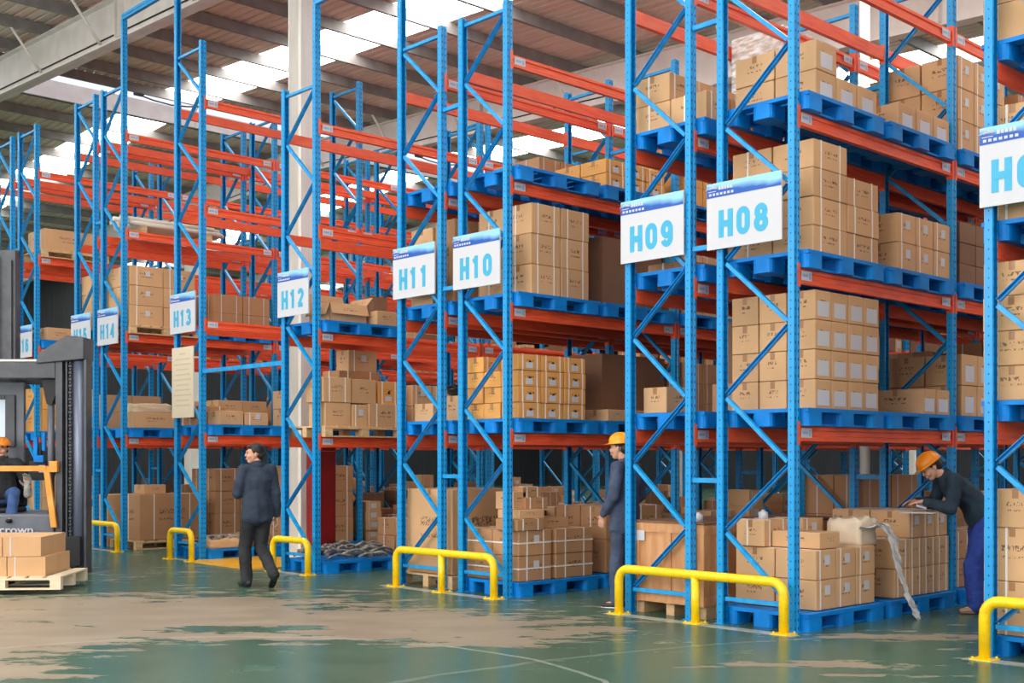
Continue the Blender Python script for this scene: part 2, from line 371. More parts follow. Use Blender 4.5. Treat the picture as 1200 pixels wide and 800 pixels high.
# painted pale strips on the floor in front of the frames, and the yellow plate by H13
def strip(name, pts, z, m):
    bm = bmesh.new(); lo = [bm.verts.new((x, y, 0.0)) for x, y in pts]; hi = [bm.verts.new((x, y, z)) for x, y in pts]
    bm.faces.new(hi); n = len(pts)
    for i in range(n): bm.faces.new((lo[i], lo[(i + 1) % n], hi[(i + 1) % n], hi[i]))
    return put(name, mesh_of(bm, name, m))
M['line'] = noisy('worn_pale_floor_paint', lin(176, 172, 158), lin(120, 128, 116), 0.3, 7, lo=0.45, hi=0.7)
for i, (a, b) in enumerate(((2.3, 4.4), (5.95, 8.15), (9.7, 11.85), (13.45, 14.5), (16.4, 17.25), (19.0, 21.3))):
    s = strip('floor_marking_line', [(8.93, a), (9.08, a), (9.08, b), (8.93, b)], 0.002, M['line']); s['kind'] = 'structure'
y_ = strip('floor_marking_patch', [(8.86, 14.75), (10.3, 14.75), (10.3, 17.0), (9.35, 17.0), (8.86, 16.3)], 0.012, noisy('yellow_floor_paint', lin(238, 178, 20), lin(226, 160, 14), 0.35, 4)); y_['kind'] = 'structure'

# ------------------------------------------------------------------ pallet racks
PITCH = 2.952; U0 = 9.207
LA = (1.71, 3.125, 4.54, 5.95); LB = (1.78, 3.54, 5.29, 6.94)
BH = 0.135
def post_mesh(h):
    def f():
        bm = bmesh.new()
        # omega channel: aisle face at -y, open towards +y, with return lips
        pr = [(-0.045, -0.035), (-0.018, -0.035), (-0.012, -0.024), (0.012, -0.024), (0.018, -0.035), (0.045, -0.035), (0.045, 0.03), (0.028, 0.035), (0.028, 0.031), (0.041, 0.026),
              (0.041, -0.03), (0.02, -0.03), (0.014, -0.02), (-0.014, -0.02), (-0.02, -0.03), (-0.041, -0.03), (-0.041, 0.026), (-0.028, 0.031), (-0.028, 0.035), (-0.045, 0.03)]
        extrude_profile(bm, pr, 'z', 0.0, h)
        bx(bm, -0.06, 0.06, -0.06, 0.05, 0, 0.008)
        return mesh_of(bm, 'upright', M['post'])
    return cached(('post', h), f)
def bar_mesh(y0, z0, y1, z1, w=0.036, d=0.022):
    def f():
        bm = bmesh.new(); L = math.hypot(y1 - y0, z1 - z0)
        # C-channel bar along local y
        extrude_profile(bm, [(-d, -w / 2), (d, -w / 2), (d, -w / 2 + 0.004), (-d + 0.004, -w / 2 + 0.004), (-d + 0.004, w / 2 - 0.004), (d, w / 2 - 0.004), (d, w / 2), (-d, w / 2)], 'y', 0, L)
        return mesh_of(bm, 'bar', M['blue'])
    return cached(('bar', round(math.hypot(y1 - y0, z1 - z0), 3), w, d), f)
def add_bar(name, parent, u, y0, z0, y1, z1, flip=False, w=0.036):
    me = bar_mesh(y0, z0, y1, z1, w)
    return put(name, me, parent, (u, y0, z0), (math.atan2(z1 - z0, y1 - y0), 0, 0))
def beam_mesh():
    def f():
        bm = bmesh.new(); L = (PITCH - 0.1) / 2
        extrude_profile(bm, [(-0.025, 0), (0.025, 0), (0.025, BH), (-0.015, BH), (-0.015, BH - 0.01), (-0.025, BH - 0.012), (-0.025, 0.098), (-0.012, 0.088), (-0.012, 0.050), (-0.025, 0.040)], 'x', -L, L)
        return mesh_of(bm, 'beam', M['orange'])
    return cached('beam', f)
def conn_mesh():
    def f():
        bm = bmesh.new()
        bx(bm, -0.004, 0.0, -0.035, 0.03, -0.035, 0.175); bx(bm, -0.04, 0.0, -0.04, -0.036, -0.035, 0.175)
        return mesh_of(bm, 'connector', M['orange'])
    return cached('conn', f)
def tag_mesh():
    def f():
        bm = bmesh.new(); bx(bm, 0, 0.17, -0.003, 0, 0, 0.085); bx(bm, 0.02, 0.11, -0.004, -0.003, 0.032, 0.056, 1); bx(bm, 0.125, 0.15, -0.004, -0.003, 0.015, 0.07, 1)
        return mesh_of(bm, 'tag', [M['white'], M['tagblue']])
    return cached('tag', f)
def rack(sign, v0, v1, levels, height, bays, odd, label, tall=None, tagged=True, nspacer=None):
    """v0 = near-side upright line, v1 = far-side; odd: diagonals start low on the v1 side"""
    r = empty('pallet_rack', (U0, v0, 0)); tag(r, label, 'rack', 'blue and orange pallet rack rows')
    D = v1 - v0
    for k in range(bays + 1):
        u = PITCH * k
        hs = [height, height]
        if k == 0 and tall: hs[tall[0]] = tall[1]
        put('upright', post_mesh(hs[0]), r, (u, 0, 0)); put('upright', post_mesh(hs[1]), r, (u, D, 0), (0, 0, PI))
        a, b = 0.045, D - 0.045
        add_bar('frame_tie', r, u, a, 0.24, b, 0.24); add_bar('frame_tie', r, u, a, height - 0.1, b, height - 0.1)
        z = 0.245; i = 0
        while z + 0.63 < height - 0.02:
            low_far = (i % 2 == 0) == odd
            if low_far: add_bar('diagonal_brace', r, u, b - 0.01, z + 0.02, a + 0.01, z + 0.61).scale = (-1, 1, 1)
            else: add_bar('diagonal_brace', r, u, a + 0.01, z + 0.02, b - 0.01, z + 0.61)
            z += 0.63; i += 1
    for lz in levels:
        for k in range(bays):
            for y, rz in ((0, 0), (D, PI)):
                bmo = put('load_beam', beam_mesh(), r, (PITCH * (k + 0.5), y, lz), (0, 0, rz))
                L = (PITCH - 0.1) / 2
                put('beam_connector', conn_mesh(), bmo, (-L, 0, 0)); c2 = put('beam_connector', conn_mesh(), bmo, (L, 0, 0), scale=(-1, 1, 1))
                if y == 0 and tagged and k < 2:
                    put('beam_label', tag_mesh(), bmo, (-L + 0.03, -0.0255, 0.03)); put('beam_label', tag_mesh(), bmo, (L - 0.2, -0.0255, 0.03))
    if nspacer:
        for z in (1.345, 3.56, 5.68):
            for k in range(bays + 1): add_bar('row_spacer', r, PITCH * k, D + 0.04, z, D + nspacer - 0.04, z, w=0.045)
    return r
ROWS = {'H07': (3.51, 4.29), 'H08': (6.10, 6.88), 'H09': (7.26, 8.02), 'H10': (9.84, 10.60), 'H11': (10.98, 11.75), 'H12': (13.61, 14.37),
        'H13': (16.69, 17.47), 'H14': (19.35, 20.13), 'H15': (20.45, 21.21), 'H16': (23.05, 23.86), 'H17': (24.26, 25.04)}
DES = {'H07': 'rack row whose sign is cut by the frame, beyond the last yellow guard rail', 'H17': 'far rack row behind the forklift mast, beyond sign H16'}
SP = {'H08': 7.26 - 6.88, 'H10': 10.98 - 10.60, 'H14': 20.45 - 20.13, 'H16': 24.26 - 23.86}
TALL = {'H12': (0, 7.66), 'H11': (1, 7.66), 'H14': (0, 8.98), 'H13': (1, 8.98)}
CNT = {'H07': 3, 'H08': 3, 'H09': 4, 'H10': 4, 'H11': 4, 'H12': 4, 'H13': 4, 'H14': 4, 'H15': 4, 'H16': 4, 'H17': 4}
for s, (a, b) in ROWS.items():
    n = int(s[1:]); lv = LA if n <= 12 else LB; h = 6.68 if n <= 12 else 7.96
    rk = rack(s, a, b, lv, h, CNT[s], n % 2 == 1, DES.get(s, 'blue and orange pallet rack row ending at sign %s' % s), TALL.get(s), True, SP.get(s))
# portal ties over two aisles
def portal(v0, v1, z, lab):
    bm = bmesh.new()
    for dz in (0, 0.055): bx(bm, -0.03, 0.03, v0 - 0.04, v1 + 0.04, z + dz, z + dz + 0.045)
    bx(bm, -0.02, 0.02, v0, v1, z + 0.04, z + 0.06)
    o = put('portal_tie', mesh_of(bm, 'tie', M['blue']), None, (U0, 0, 0)); tag(o, lab, 'beam')
portal(11.75, 13.61, 7.662, 'blue steel tie spanning the aisle over racks H11 and H12')
portal(17.47, 19.35, 8.982, 'blue steel tie spanning the aisle over racks H13 and H14')
# long low tie between H12 and H13
bm = bmesh.new(); bx(bm, -0.02, 0.02, 14.4, 16.66, 2.86, 2.92); tag(put('portal_tie', mesh_of(bm, 'tie', M['blue']), None, (U0, 0, 0)), 'slim blue bar joining racks H12 and H13 below the signs', 'beam')

# ------------------------------------------------------------------ signs
def text_mesh(s, size, depth, m, off=0.0, sx=1.0, sp=1.0):
    cu = bpy.data.curves.new('text', 'FONT'); cu.body = s; cu.size = size; cu.extrude = depth; cu.offset = off; cu.align_x = 'CENTER'; cu.align_y = 'CENTER'; cu.resolution_u = 3; cu.space_character = sp
    o = bpy.data.objects.new('text', cu); C.objects.link(o); dg = bpy.context.evaluated_depsgraph_get(); me = bpy.data.meshes.new_from_object(o.evaluated_get(dg)); bpy.data.objects.remove(o)
    me.transform(Matrix.Scale(sx, 4, (1, 0, 0))); me.materials.clear(); me.materials.append(m); return me
def arc(cx, cy, rx, ry, a0, a1, n=10): return [(cx + rx * math.cos(math.radians(a0 + (a1 - a0) * i / n)), cy + ry * math.sin(math.radians(a0 + (a1 - a0) * i / n))) for i in range(n + 1)]
GLYPH = {  # centre-line strokes in a 0.62 x 1 cell
    'H': [[(0.05, -0.14), (0.05, 1.14)], [(0.57, -0.14), (0.57, 1.14)], [(0.05, 0.5), (0.57, 0.5)]],
    '0': [arc(0.31, 0.72, 0.23, 0.28, 0, 180) + arc(0.31, 0.28, 0.23, 0.28, 180, 360) + [(0.54, 0.72)]],
    '1': [[(0.34, -0.14), (0.34, 1.14)], [(0.08, 0.80), (0.34, 0.96)]],
    '2': [arc(0.31, 0.73, 0.23, 0.27, 170, -25) + [(0.08, 0.02)], [(0.02, 0.0), (0.58, 0.0)]],
    '3': [arc(0.28, 0.75, 0.24, 0.25, 160, -75) + [(0.22, 0.52)], [(0.22, 0.52)] + arc(0.28, 0.26, 0.26, 0.26, 80, -160)],
    '4': [[(0.44, -0.14), (0.44, 1.10)], [(0.42, 1.0), (0.04, 0.26), (0.60, 0.26)]],
    '5': [[(0.54, 1.0), (0.10, 1.0), (0.08, 0.56)] + arc(0.29, 0.31, 0.25, 0.30, 110, -150)],
    '6': [arc(0.31, 0.70, 0.23, 0.30, 20, 180) + [(0.08, 0.28)], arc(0.31, 0.30, 0.23, 0.30, 0, 360, 16)],
    '7': [[(0.05, 1.0), (0.56, 1.0), (0.24, 0)]],
    '8': [arc(0.31, 0.76, 0.21, 0.24, 0, 360, 16), arc(0.31, 0.26, 0.24, 0.26, 0, 360, 16)],
    '9': [arc(0.31, 0.70, 0.23, 0.30, 0, 360, 16), [(0.54, 0.70), (0.54, 0.30)] + arc(0.31, 0.30, 0.23, 0.30, 0, -160)]}
def block_text(txt, h, m, wx=1.0, sw=0.17, gap=0.30, t=0.002):
    bm = bmesh.new(); adv = (0.62 + gap) * h * wx; x0 = -(adv * len(txt) - gap * h * wx) / 2
    for i, ch in enumerate(txt):
        for si, st in enumerate(GLYPH[ch]):
            P_ = [Vector((x0 + adv * i + p[0] * h * wx, p[1] * h)) for p in st]; w = sw * h / 2; n = len(P_); L, R_ = [], []
            closed = (P_[0] - P_[-1]).length < 1e-4
            for k in range(n):
                if closed: d1 = P_[k] - P_[(k - 1) % n if k else n - 2]; d2 = P_[(k + 1) if k < n - 1 else 1] - P_[k]
                else: d1 = P_[k] - P_[max(k - 1, 0)]; d2 = P_[min(k + 1, n - 1)] - P_[k]
                if d1.length < 1e-6: d1 = d2
                if d2.length < 1e-6: d2 = d1
                nn = (Vector((-d1.y, d1.x)).normalized() + Vector((-d2.y, d2.x)).normalized()); nn = nn.normalized() / max(0.6, nn.length / 2)
                L.append(P_[k] + nn * w); R_.append(P_[k] - nn * w)
            for zz in (t + si * 0.0012, ):
                A = [bm.verts.new((p.x, p.y, zz)) for p in L]; B = [bm.verts.new((p.x, p.y, zz)) for p in R_]
                C0 = [bm.verts.new((p.x, p.y, 0)) for p in L]; D0 = [bm.verts.new((p.x, p.y, 0)) for p in R_]
                for k in range(n - 1):
                    bm.faces.new((B[k], B[k + 1], A[k + 1], A[k])); bm.faces.new((A[k], A[k + 1], C0[k + 1], C0[k])); bm.faces.new((B[k + 1], B[k], D0[k], D0[k + 1]))
    me = bpy.data.meshes.new('lettering'); bm.to_mesh(me); bm.free(); me.materials.append(m); return me
def band_mat():
    m, t, b = mat('sign_header_print', lin(120, 190, 235), 0.5)
    tc = nd(t, 'ShaderNodeTexCoord'); sp = nd(t, 'ShaderNodeSeparateXYZ'); t.links.new(tc.outputs['Object'], sp.inputs[0])
    nz = nd(t, 'ShaderNodeTexNoise'); nz.inputs['Scale'].default_value = 5; t.links.new(tc.outputs['Object'], nz.inputs['Vector'])
    g = mth(t, 'ADD', mth(t, 'DIVIDE', sp.outputs[1], 0.07), mth(t, 'MULTIPLY', nz.outputs[0], 0.9))
    g = mth(t, 'ADD', g, mth(t, 'MULTIPLY', sp.outputs[0], 1.0))
    mr = nd(t, 'ShaderNodeMapRange'); mr.inputs[1].default_value = 0.15; mr.inputs[2].default_value = 0.9; t.links.new(g, mr.inputs[0])
    t.links.new(mixc(t, mr.outputs[0], lin(20, 86, 178), lin(150, 208, 240)), b.inputs['Base Color']); return m
M['band'] = band_mat()
def sign(txt, v0, v1):
    """board across the frame between v0 (near) and v1 (far side); local x runs from far to near (as read)"""
    vc = (v0 + v1) / 2; w = v1 - v0; H = 0.62
    r = empty('rack_sign', (U0 - 0.075, vc, 3.51)); r.rotation_euler = (PI / 2, 0, -PI / 2)
    tag(r, 'white board with cyan %s under a blue header' % txt, 'sign', 'aisle signs on the rack ends')
    bm = bmesh.new(); bx(bm, -w / 2, w / 2, 0, H, -0.008, 0.008); put('sign_board', mesh_of(bm, 'board', M['white']), r)
    bm = bmesh.new(); bx(bm, -w / 2 + 0.002, w / 2 - 0.002, -0.066, 0.066, -0.001, 0.001); put('header_band', mesh_of(bm, 'band', M['band']), r, (0, H - 0.068, 0.0095))
    bm = bmesh.new()
    # emblem: three curved strokes over a bar, and two rows of small print
    for (a, b, c2) in ((0.02, 0.045, 0.0), (0.035, 0.03, 0.02), (0.05, 0.02, -0.01)):
        pts = [(-w / 2 + 0.06 + a * math.cos(t) * 1.3 + c2, 0.008 + b * math.sin(t) * 0.8, 0) for t in (0.3, 0.9, 1.6, 2.3, 2.9)]
        tube(bm, pts, 0.0045, 5)
    bx(bm, -w / 2 + 0.02, -w / 2 + 0.11, -0.012, -0.006, -0.002, 0.002)
    x = -w / 2 + 0.14
    for i in range(5): bx(bm, x, x + 0.024, 0.0, 0.03, -0.002, 0.002); x += 0.032
    x = -w / 2 + 0.03
    for i in range(7): bx(bm, x, x + 0.026, -0.048, -0.026, -0.002, 0.002); x += 0.042
    put('emblem_and_small_print', mesh_of(bm, 'emblem', M['white']), r, (0, H - 0.068, 0.0115))
    put('lettering', block_text(txt, 0.20, M['cyan'], 1.0, 0.29, 0.36), r, (0.0, 0.13, 0.0085))
for s, (a, b) in (('H07', (3.60, 4.345)), ('H08', (6.17, 7.0)), ('H09', (7.28, 8.08)), ('H10', (9.88, 10.68)), ('H11', (11.02, 11.82)), ('H12', (13.68, 14.44)),
                  ('H13', (16.77, 17.56)), ('H14', (19.42, 20.2)), ('H15', (20.5, 21.3)), ('H16', (23.1, 23.95))): sign(s, a, b)
# pale notice board under H13
nb = empty('notice_board', (U0 - 0.065, 17.18, 2.19)); nb.rotation_euler = (PI / 2, 0, -PI / 2); tag(nb, 'tall cream notice board with faint rows of text under sign H13', 'board')
bm = bmesh.new(); bx(bm, -0.34, 0.34, 0, 1.1, -0.008, 0.008); put('board_panel', mesh_of(bm, 'panel', mat('cream_board', lin(222, 206, 178), 0.6)[0]), nb)
bm = bmesh.new()
for i in range(11):
    y = 0.98 - i * 0.08; w = 0.1 if i == 0 else 0.2 + 0.04 * ((i * 7) % 3); bx(bm, -w, w, y, y + (0.022 if i else 0.03), 0.008, 0.0095)
put('faded_print', mesh_of(bm, 'print', mat('faded_print', lin(206, 188, 160), 0.6)[0]), nb)

# ------------------------------------------------------------------ guard rails
def guard(vs, u, lab, h=0.455):
    r = empty('guard_rail', (u, vs[0], 0)); tag(r, lab, 'guard rail', 'yellow tube guard rails')
    a, b = 0.0, vs[-1] - vs[0]; s = 1 if b > 0 else -1; R = 0.12
    bm = bmesh.new(); pts = [(0, 0, 0.0)]
    for i in range(6):
        t = i / 5 * PI / 2; pts.append((0, s * (R - R * math.cos(t)), h - R + R * math.sin(t)))
    for i in range(6):
        t = i / 5 * PI / 2; pts.append((0, b - s * (R - R * math.sin(t)), h - R + R * math.cos(t)))
    pts.append((0, b, 0)); tube(bm, pts, 0.044, 14)
    put('bent_tube', mesh_of(bm, 'tube', M['yellow']), r)
    for v in vs[1:-1]:
        bm = bmesh.new(); tube(bm, [(0, v - vs[0], 0), (0, v - vs[0], h - 0.02)], 0.042, 14); put('middle_post', mesh_of(bm, 'post', M['yellow']), r)
    for v in vs:
        bm = bmesh.new(); bx(bm, -0.085, 0.085, -0.085, 0.085, 0, 0.01)
        for sx in (-1, 1):
            for sy in (-1, 1): tube(bm, [(sx * 0.065, sy * 0.065, 0.008), (sx * 0.065, sy * 0.065, 0.025)], 0.01, 6)
        put('base_plate', mesh_of(bm, 'plate', M['yellow']), r, (0, v - vs[0], 0))
guard([8.03, 7.07, 6.09], 9.04, 'long yellow tube guard rail before racks H08 and H09')
guard([11.6, 10.74, 9.84], 9.0, 'long yellow tube guard rail before racks H10 and H11')
guard([4.26, 3.3, 2.4], 9.03, 'yellow tube guard rail cut off at the picture edge by the worker in blue trousers')
guard([14.36, 13.5], 9.0, 'small yellow hoop guard rail before rack H12 beside the walking man')
guard([17.18, 16.5], 8.92, 'small yellow hoop guard rail before rack H13')
guard([20.26, 19.06], 8.95, 'yellow hoop guard rail before racks H14 and H15 beside the forklift')

# ------------------------------------------------------------------ pallets
def plastic_pallet_mesh(lu, lv):
    def f():
        bm = bmesh.new(); a, b = lu / 2, lv / 2
        # deck: perimeter and slats
        n = 7; w = lu / (n + (n - 1) * 0.25); g = w * 0.25
        bm2 = bmesh.new()
        for (x0, x1, y0, y1) in ((-a, a, -b, -b + 0.06), (-a, a, b - 0.06, b), (-a, -a + 0.06, -b + 0.06, b - 0.06), (a - 0.06, a, -b + 0.06, b - 0.06)): bx(bm, x0, x1, y0, y1, 0.125, 0.16)
        for i in range(n):
            x = -a + i * (w + g); x0 = max(x, -a + 0.06); x1 = min(x + w, a - 0.06); bx(bm, x0, x1, -b + 0.06, b - 0.06, 0.135, 0.155)
        # 9 rounded hollow feet
        for i, cx in enumerate((-a + 0.13, 0, a - 0.13)):
            for j, cy in enumerate((-b + 0.11, 0, b - 0.11)):
                hx, hy = (0.13, 0.11); r = 0.05; pr = []
                for (sx, sy, t0) in ((1, 1, 0), (-1, 1, PI / 2), (-1, -1, PI), (1, -1, 1.5 * PI)):
                    for q in range(4):
                        t = t0 + q / 3 * PI / 2; pr.append((cx + sx * (hx - r) + r * math.cos(t), cy + sy * (hy - r) + r * math.sin(t)))
                extrude_profile(bm, pr, 'z', 0.0, 0.13)
        for cy in (-b + 0.11, 0, b - 0.11): bx(bm, -a + 0.2, a - 0.2, cy - 0.05, cy + 0.05, 0.001, 0.02)
        bm2.free()
        return mesh_of(bm, 'plastic_pallet', M['plastic'])
    return cached(('pp', round(lu, 2), round(lv, 2)), f)
PAL = []
def pallet(u, v, z, lu, lv, lab, kind='blue', rz=0.0, parts=False):
    """u, v centre; z underside"""
    if kind == 'blue':
        o = put('plastic_pallet', plastic_pallet_mesh(lu, lv), None, (u, v, z + 0.001), (0, 0, rz)); tag(o, lab, 'pallet', 'blue plastic pallets'); return o
    m = M['palewood'] if kind == 'pale' else M['wood']
    r = empty('wooden_pallet', (u, v, z + 0.001), rz); tag(r, lab, 'pallet', 'wooden pallets')
    n = 7; w = lu / n * 0.8
    for i in range(n): put('deck_board', BOXM(w, lv, 0.02, m), r, (-lu / 2 + w / 2 + i * (lu - w) / (n - 1), 0, 0.13))
    for j in (-1, 0, 1):
        put('stringer_board', BOXM(lu, 0.1, 0.02, m), r, (0, j * (lv / 2 - 0.05), 0.11)); put('bottom_board', BOXM(lu, 0.1, 0.018, m), r, (0, j * (lv / 2 - 0.05), 0))
        for i in (-1, 0, 1): put('block', BOXM(0.12, 0.1, 0.092, m), r, (i * (lu / 2 - 0.06), j * (lv / 2 - 0.05), 0.018))
    return r

# ------------------------------------------------------------------ cartons
ORD = ['bottom', 'second', 'third', 'fourth', 'fifth', 'sixth', 'seventh']
STY = {  # style: (material, description, straps, label kind)
    'kraft': ('kraft', 'strapped', 'v2', None), 'label': ('kraft', 'white-labelled', None, 'big'), 'slabel': ('kraft', 'small-labelled', 'v1', 'small'),
    'brown': ('brown', 'brown', 'v2', None), 'orange': ('orangecard', 'golden', 'v1', 'mid'), 'plain': ('kraft', 'plain', None, None),
    'dark': ('darkcard', 'dull brown', None, None), 'cross': ('brown', 'cross-strapped', 'x', None), 'lift': ('kraft', 'strapped', 'v1', None), 'crossl': ('brown', 'cross-strapped labelled', 'x', 'small')}
def carton_mesh(d, m):
    def f():
        bm = bmesh.new(); a, b, h = d[0] / 2, d[1] / 2, d[2]
        bx(bm, -a, a, -b, b, 0, h); bmesh.ops.bevel(bm, geom=list(bm.edges), offset=0.006, segments=1, affect='EDGES')
        bx(bm, -a + 0.002, a - 0.002, -0.025, 0.025, h - 0.001, h + 0.001, 1)
        bx(bm, -a - 0.0008, -a + 0.002, -0.025, 0.025, h - 0.07, h - 0.004, 1)
        return mesh_of(bm, 'carton', [m, M['tape']])
    return cached(('carton', tuple(round(x, 3) for x in d), m.name), f)
def strap_mesh(d, pos, axis):
    def f():
        bm = bmesh.new(); a, b, h = d[0] / 2 + 0.0025, d[1] / 2 + 0.0025, d[2] + 0.003; w = 0.008
        if axis == 'x':   # loop in the yz plane at x=pos
            for (y0, y1, z0, z1) in ((-b, -b + 0.003, 0.002, h), (b - 0.003, b, 0.002, h), (-b, b, h - 0.003, h)): bx(bm, pos - w, pos + w, y0, y1, z0, z1)
        elif axis == 'y':
            for (x0, x1, z0, z1) in ((-a, -a + 0.003, 0.002, h), (a - 0.003, a, 0.002, h), (-a, a, h - 0.003, h)): bx(bm, x0, x1, pos - w, pos + w, z0, z1)
        else:
            for (x0, x1, y0, y1) in ((-a, a, -b, -b + 0.003), (-a, a, b - 0.003, b), (-a, -a + 0.003, -b, b), (a - 0.003, a, -b, b)): bx(bm, x0, x1, y0, y1, pos - w, pos + w)
        return mesh_of(bm, 'strap', M['strap'])
    return cached(('strap', tuple(round(x, 3) for x in d), round(pos, 3), axis), f)
def lab_mesh(w, h, face):
    def f():
        bm = bmesh.new()
        if face == 'v': bx(bm, -w / 2, w / 2, -0.0022, 0, 0, h)
        else: bx(bm, -0.0022, 0, -w / 2, w / 2, 0, h)
        return mesh_of(bm, 'shipping_label', M['white'])
    return cached(('lab', round(w, 3), round(h, 3), face), f)
def mark_mesh():
    def f():
        bm = bmesh.new(); tube(bm, [(0, -0.001, 0), (0, 0.001, 0)], 0.022, 10); bx(bm, -0.02, 0.02, -0.001, 0, -0.02, 0.0); return mesh_of(bm, 'mark', M['black'])
    return cached('mark', f)
BULK = {}
NIND = [0]
LIMIT = 300
def carton(u, v, z, d, style, label=None, group=None, rz=0.0):
    """u, v = centre, z = underside; label None -> joins the bulk"""
    mk, desc, st, lb = STY[style]
    if label is None or NIND[0] >= LIMIT:
        BULK.setdefault(mk, []).append((u, v, z, d, rz, st, lb)); return None
    NIND[0] += 1
    o = put('carton', carton_mesh(d, M[mk]), None, (u, v, z), (0, 0, rz)); tag(o, label, 'box', group)
    L, Wd, h = d
    if st == 'v2':
        for s in (-0.28, 0.28): put('packing_strap', strap_mesh(d, s * L, 'x'), o)
        put('packing_strap', strap_mesh(d, 0.1 * Wd, 'y'), o)
    elif st == 'v1': put('packing_strap', strap_mesh(d, -0.3 * L, 'x'), o)
    elif st == 'x':
        for s in (-0.25, 0.25): put('packing_strap', strap_mesh(d, s * L, 'x'), o)
        put('packing_strap', strap_mesh(d, 0.5 * h, 'z'), o)
    if lb == 'big': put('shipping_label', lab_mesh(min(0.2, L * 0.72), h * 0.52, 'v'), o, (0.0, -Wd / 2, h * 0.12))
    elif lb == 'small': put('shipping_label', lab_mesh(0.085, 0.085, 'v'), o, (0.02, -Wd / 2, h * 0.5))
    elif lb == 'mid':
        put('shipping_label', lab_mesh(0.11, 0.065, 'v'), o, (0.0, -Wd / 2, h * 0.14)); put('packing_strap', strap_mesh(d, 0.34 * L, 'x'), o); put('black_mark', mark_mesh(), o, (0.01, -Wd / 2, h * 0.52))
    return o
def nth(i, n):
    if i == 0: return 'corner'
    return ['', 'second', 'third', 'fourth', 'fifth', 'sixth', 'seventh'][i]
def grid(loc, u0, v0, z, nu, nv, nz, d, style, heights=None, jit=0.003, bulk=False, gap=0.014):
    """corner at (u0, v0) nearest the camera; the cartons on the aisle face, the end face and the top are individuals"""
    for i in range(nu):
        for j in range(nv):
            top = nz if heights is None else heights(i, j)
            for k in range(top):
                u = u0 + (i + 0.5) * (d[0] + gap) + random.uniform(-jit, jit); v = v0 + (j + 0.5) * (d[1] + gap) + random.uniform(-jit, jit)
                zz = z + k * (d[2] + 0.0045); rz = random.uniform(-0.007, 0.007)
                show = not bulk and (j == 0 or i == 0)
                if show:
                    lay = ORD[k] if k else 'bottom'
                    if k == top - 1 and k > 0: lay = 'top'
                    pos = 'corner' if i == 0 and j == 0 else ('%s from corner along aisle' % nth(i, nu) if j == 0 else '%s back on end face' % nth(j, nv))
                    desc = STY[style][1]
                    if nu == 1 and nv == 1: lb = '%s carton, %s, %s' % (desc, lay + ' one' if top > 1 else 'single', loc)
                    else: lb = '%s carton, %s layer, %s, %s' % (desc, lay, pos, loc)
                    lb = lb.replace('bottom layer', 'lowest layer')
                    carton(u, v, zz, d, style, lb, 'cartons on ' + loc, rz)
                else: carton(u, v, zz, d, style, None, None, rz)
    return
Z0 = 0.1635
def deck(level, typ='A'):
    if level == 0: return 0.0
    return (LA if typ == 'A' else LB)[level - 1] + BH
SLOT = (9.94, 11.38, 12.90, 14.34, 15.85, 17.29, 18.80, 20.24)
def cen(row): a, b = ROWS[row]; return (a + b) / 2
def ph(row, lev, slot):
    s = ['floor', 'first shelf', 'second shelf', 'third shelf', 'top shelf'][lev]
    return '%s %s %s' % (row, s, ['end pallet', 'next pallet', 'third pallet', 'fourth pallet'][slot])
def P(row, lev, slot, kind='blue', lu=1.34, lv=1.0, du=0.0, dv=0.0):
    typ = 'A' if int(row[1:]) <= 12 else 'B'; z = deck(lev, typ)
    nm = {'blue': 'blue plastic pallet', 'wood': 'rough wooden pallet', 'pale': 'pale wooden pallet'}[kind]
    pallet(SLOT[slot] + du, cen(row) + dv, z, lu, lv, '%s on %s' % (nm, ph(row, lev, slot)).replace('end pallet', 'at the rack end').replace('next pallet', 'second from rack end').replace('third pallet', 'third from rack end').replace('fourth pallet', 'fourth from rack end') if False else
           ('%s, %s of %s' % (nm, ['floor level', 'first shelf', 'second shelf', 'third shelf', 'top shelf'][lev], row) + [', at the rack end', ', second from the rack end', ', third from the rack end', ', fourth from the rack end'][slot]), kind)
    return z + Z0
#--LOADS--
exec_loads = True
# ---- H08
v8 = 6.03
z = P('H08', 0, 0); grid(ph('H08', 0, 0), 9.53, v8 + 0.04, z, 3, 2, 2, (0.33, 0.44, 0.272), 'slabel')
carton(9.80, 6.36, z + 0.556, (0.34, 0.52, 0.15), 'plain', 'flat plain carton lying on top of H08 floor end pallet', 'loose cartons')
carton(10.24, 6.74, z + 0.556, (0.36, 0.36, 0.25), 'slabel', 'small-labelled carton set back on top of H08 floor end pallet', 'loose cartons')
carton(9.72, 6.79, z + 0.556, (0.40, 0.32, 0.25), 'kraft', 'strapped carton at the end-frame side, top of H08 floor end pallet', 'loose cartons')
z = P('H08', 0, 1); grid(ph('H08', 0, 1), 10.95, v8 + 0.05, z, 4, 2, 2, (0.27, 0.46, 0.285), 'kraft')
grid('third layer of H08 floor next pallet', 11.28, v8 + 0.07, z + 0.583, 3, 2, 1, (0.258, 0.44, 0.27), 'slabel')
z = P('H08', 0, 2); grid(ph('H08', 0, 2), 12.3, v8 + 0.1, z, 3, 2, 2, (0.36, 0.42, 0.3), 'brown')
z = P('H08', 1, 0); grid(ph('H08', 1, 0), 9.53, v8 + 0.05, z, 4, 3, 4, (0.268, 0.3, 0.268), 'label')
z = P('H08', 1, 1); grid(ph('H08', 1, 1), 11.52, v8 + 0.05, z, 2, 1, 1, (0.28, 0.62, 0.26), 'label')
z = P('H08', 1, 2); grid(ph('H08', 1, 2), 12.36, v8 + 0.05, z, 3, 2, 2, (0.36, 0.42, 0.33), 'label', lambda i, j: 2)
z = P('H08', 2, 0); grid(ph('H08', 2, 0), 9.50, v8 + 0.05, z, 2, 2, 4, (0.565, 0.44, 0.258), 'kraft', lambda i, j: 4 if i == 0 else 3)
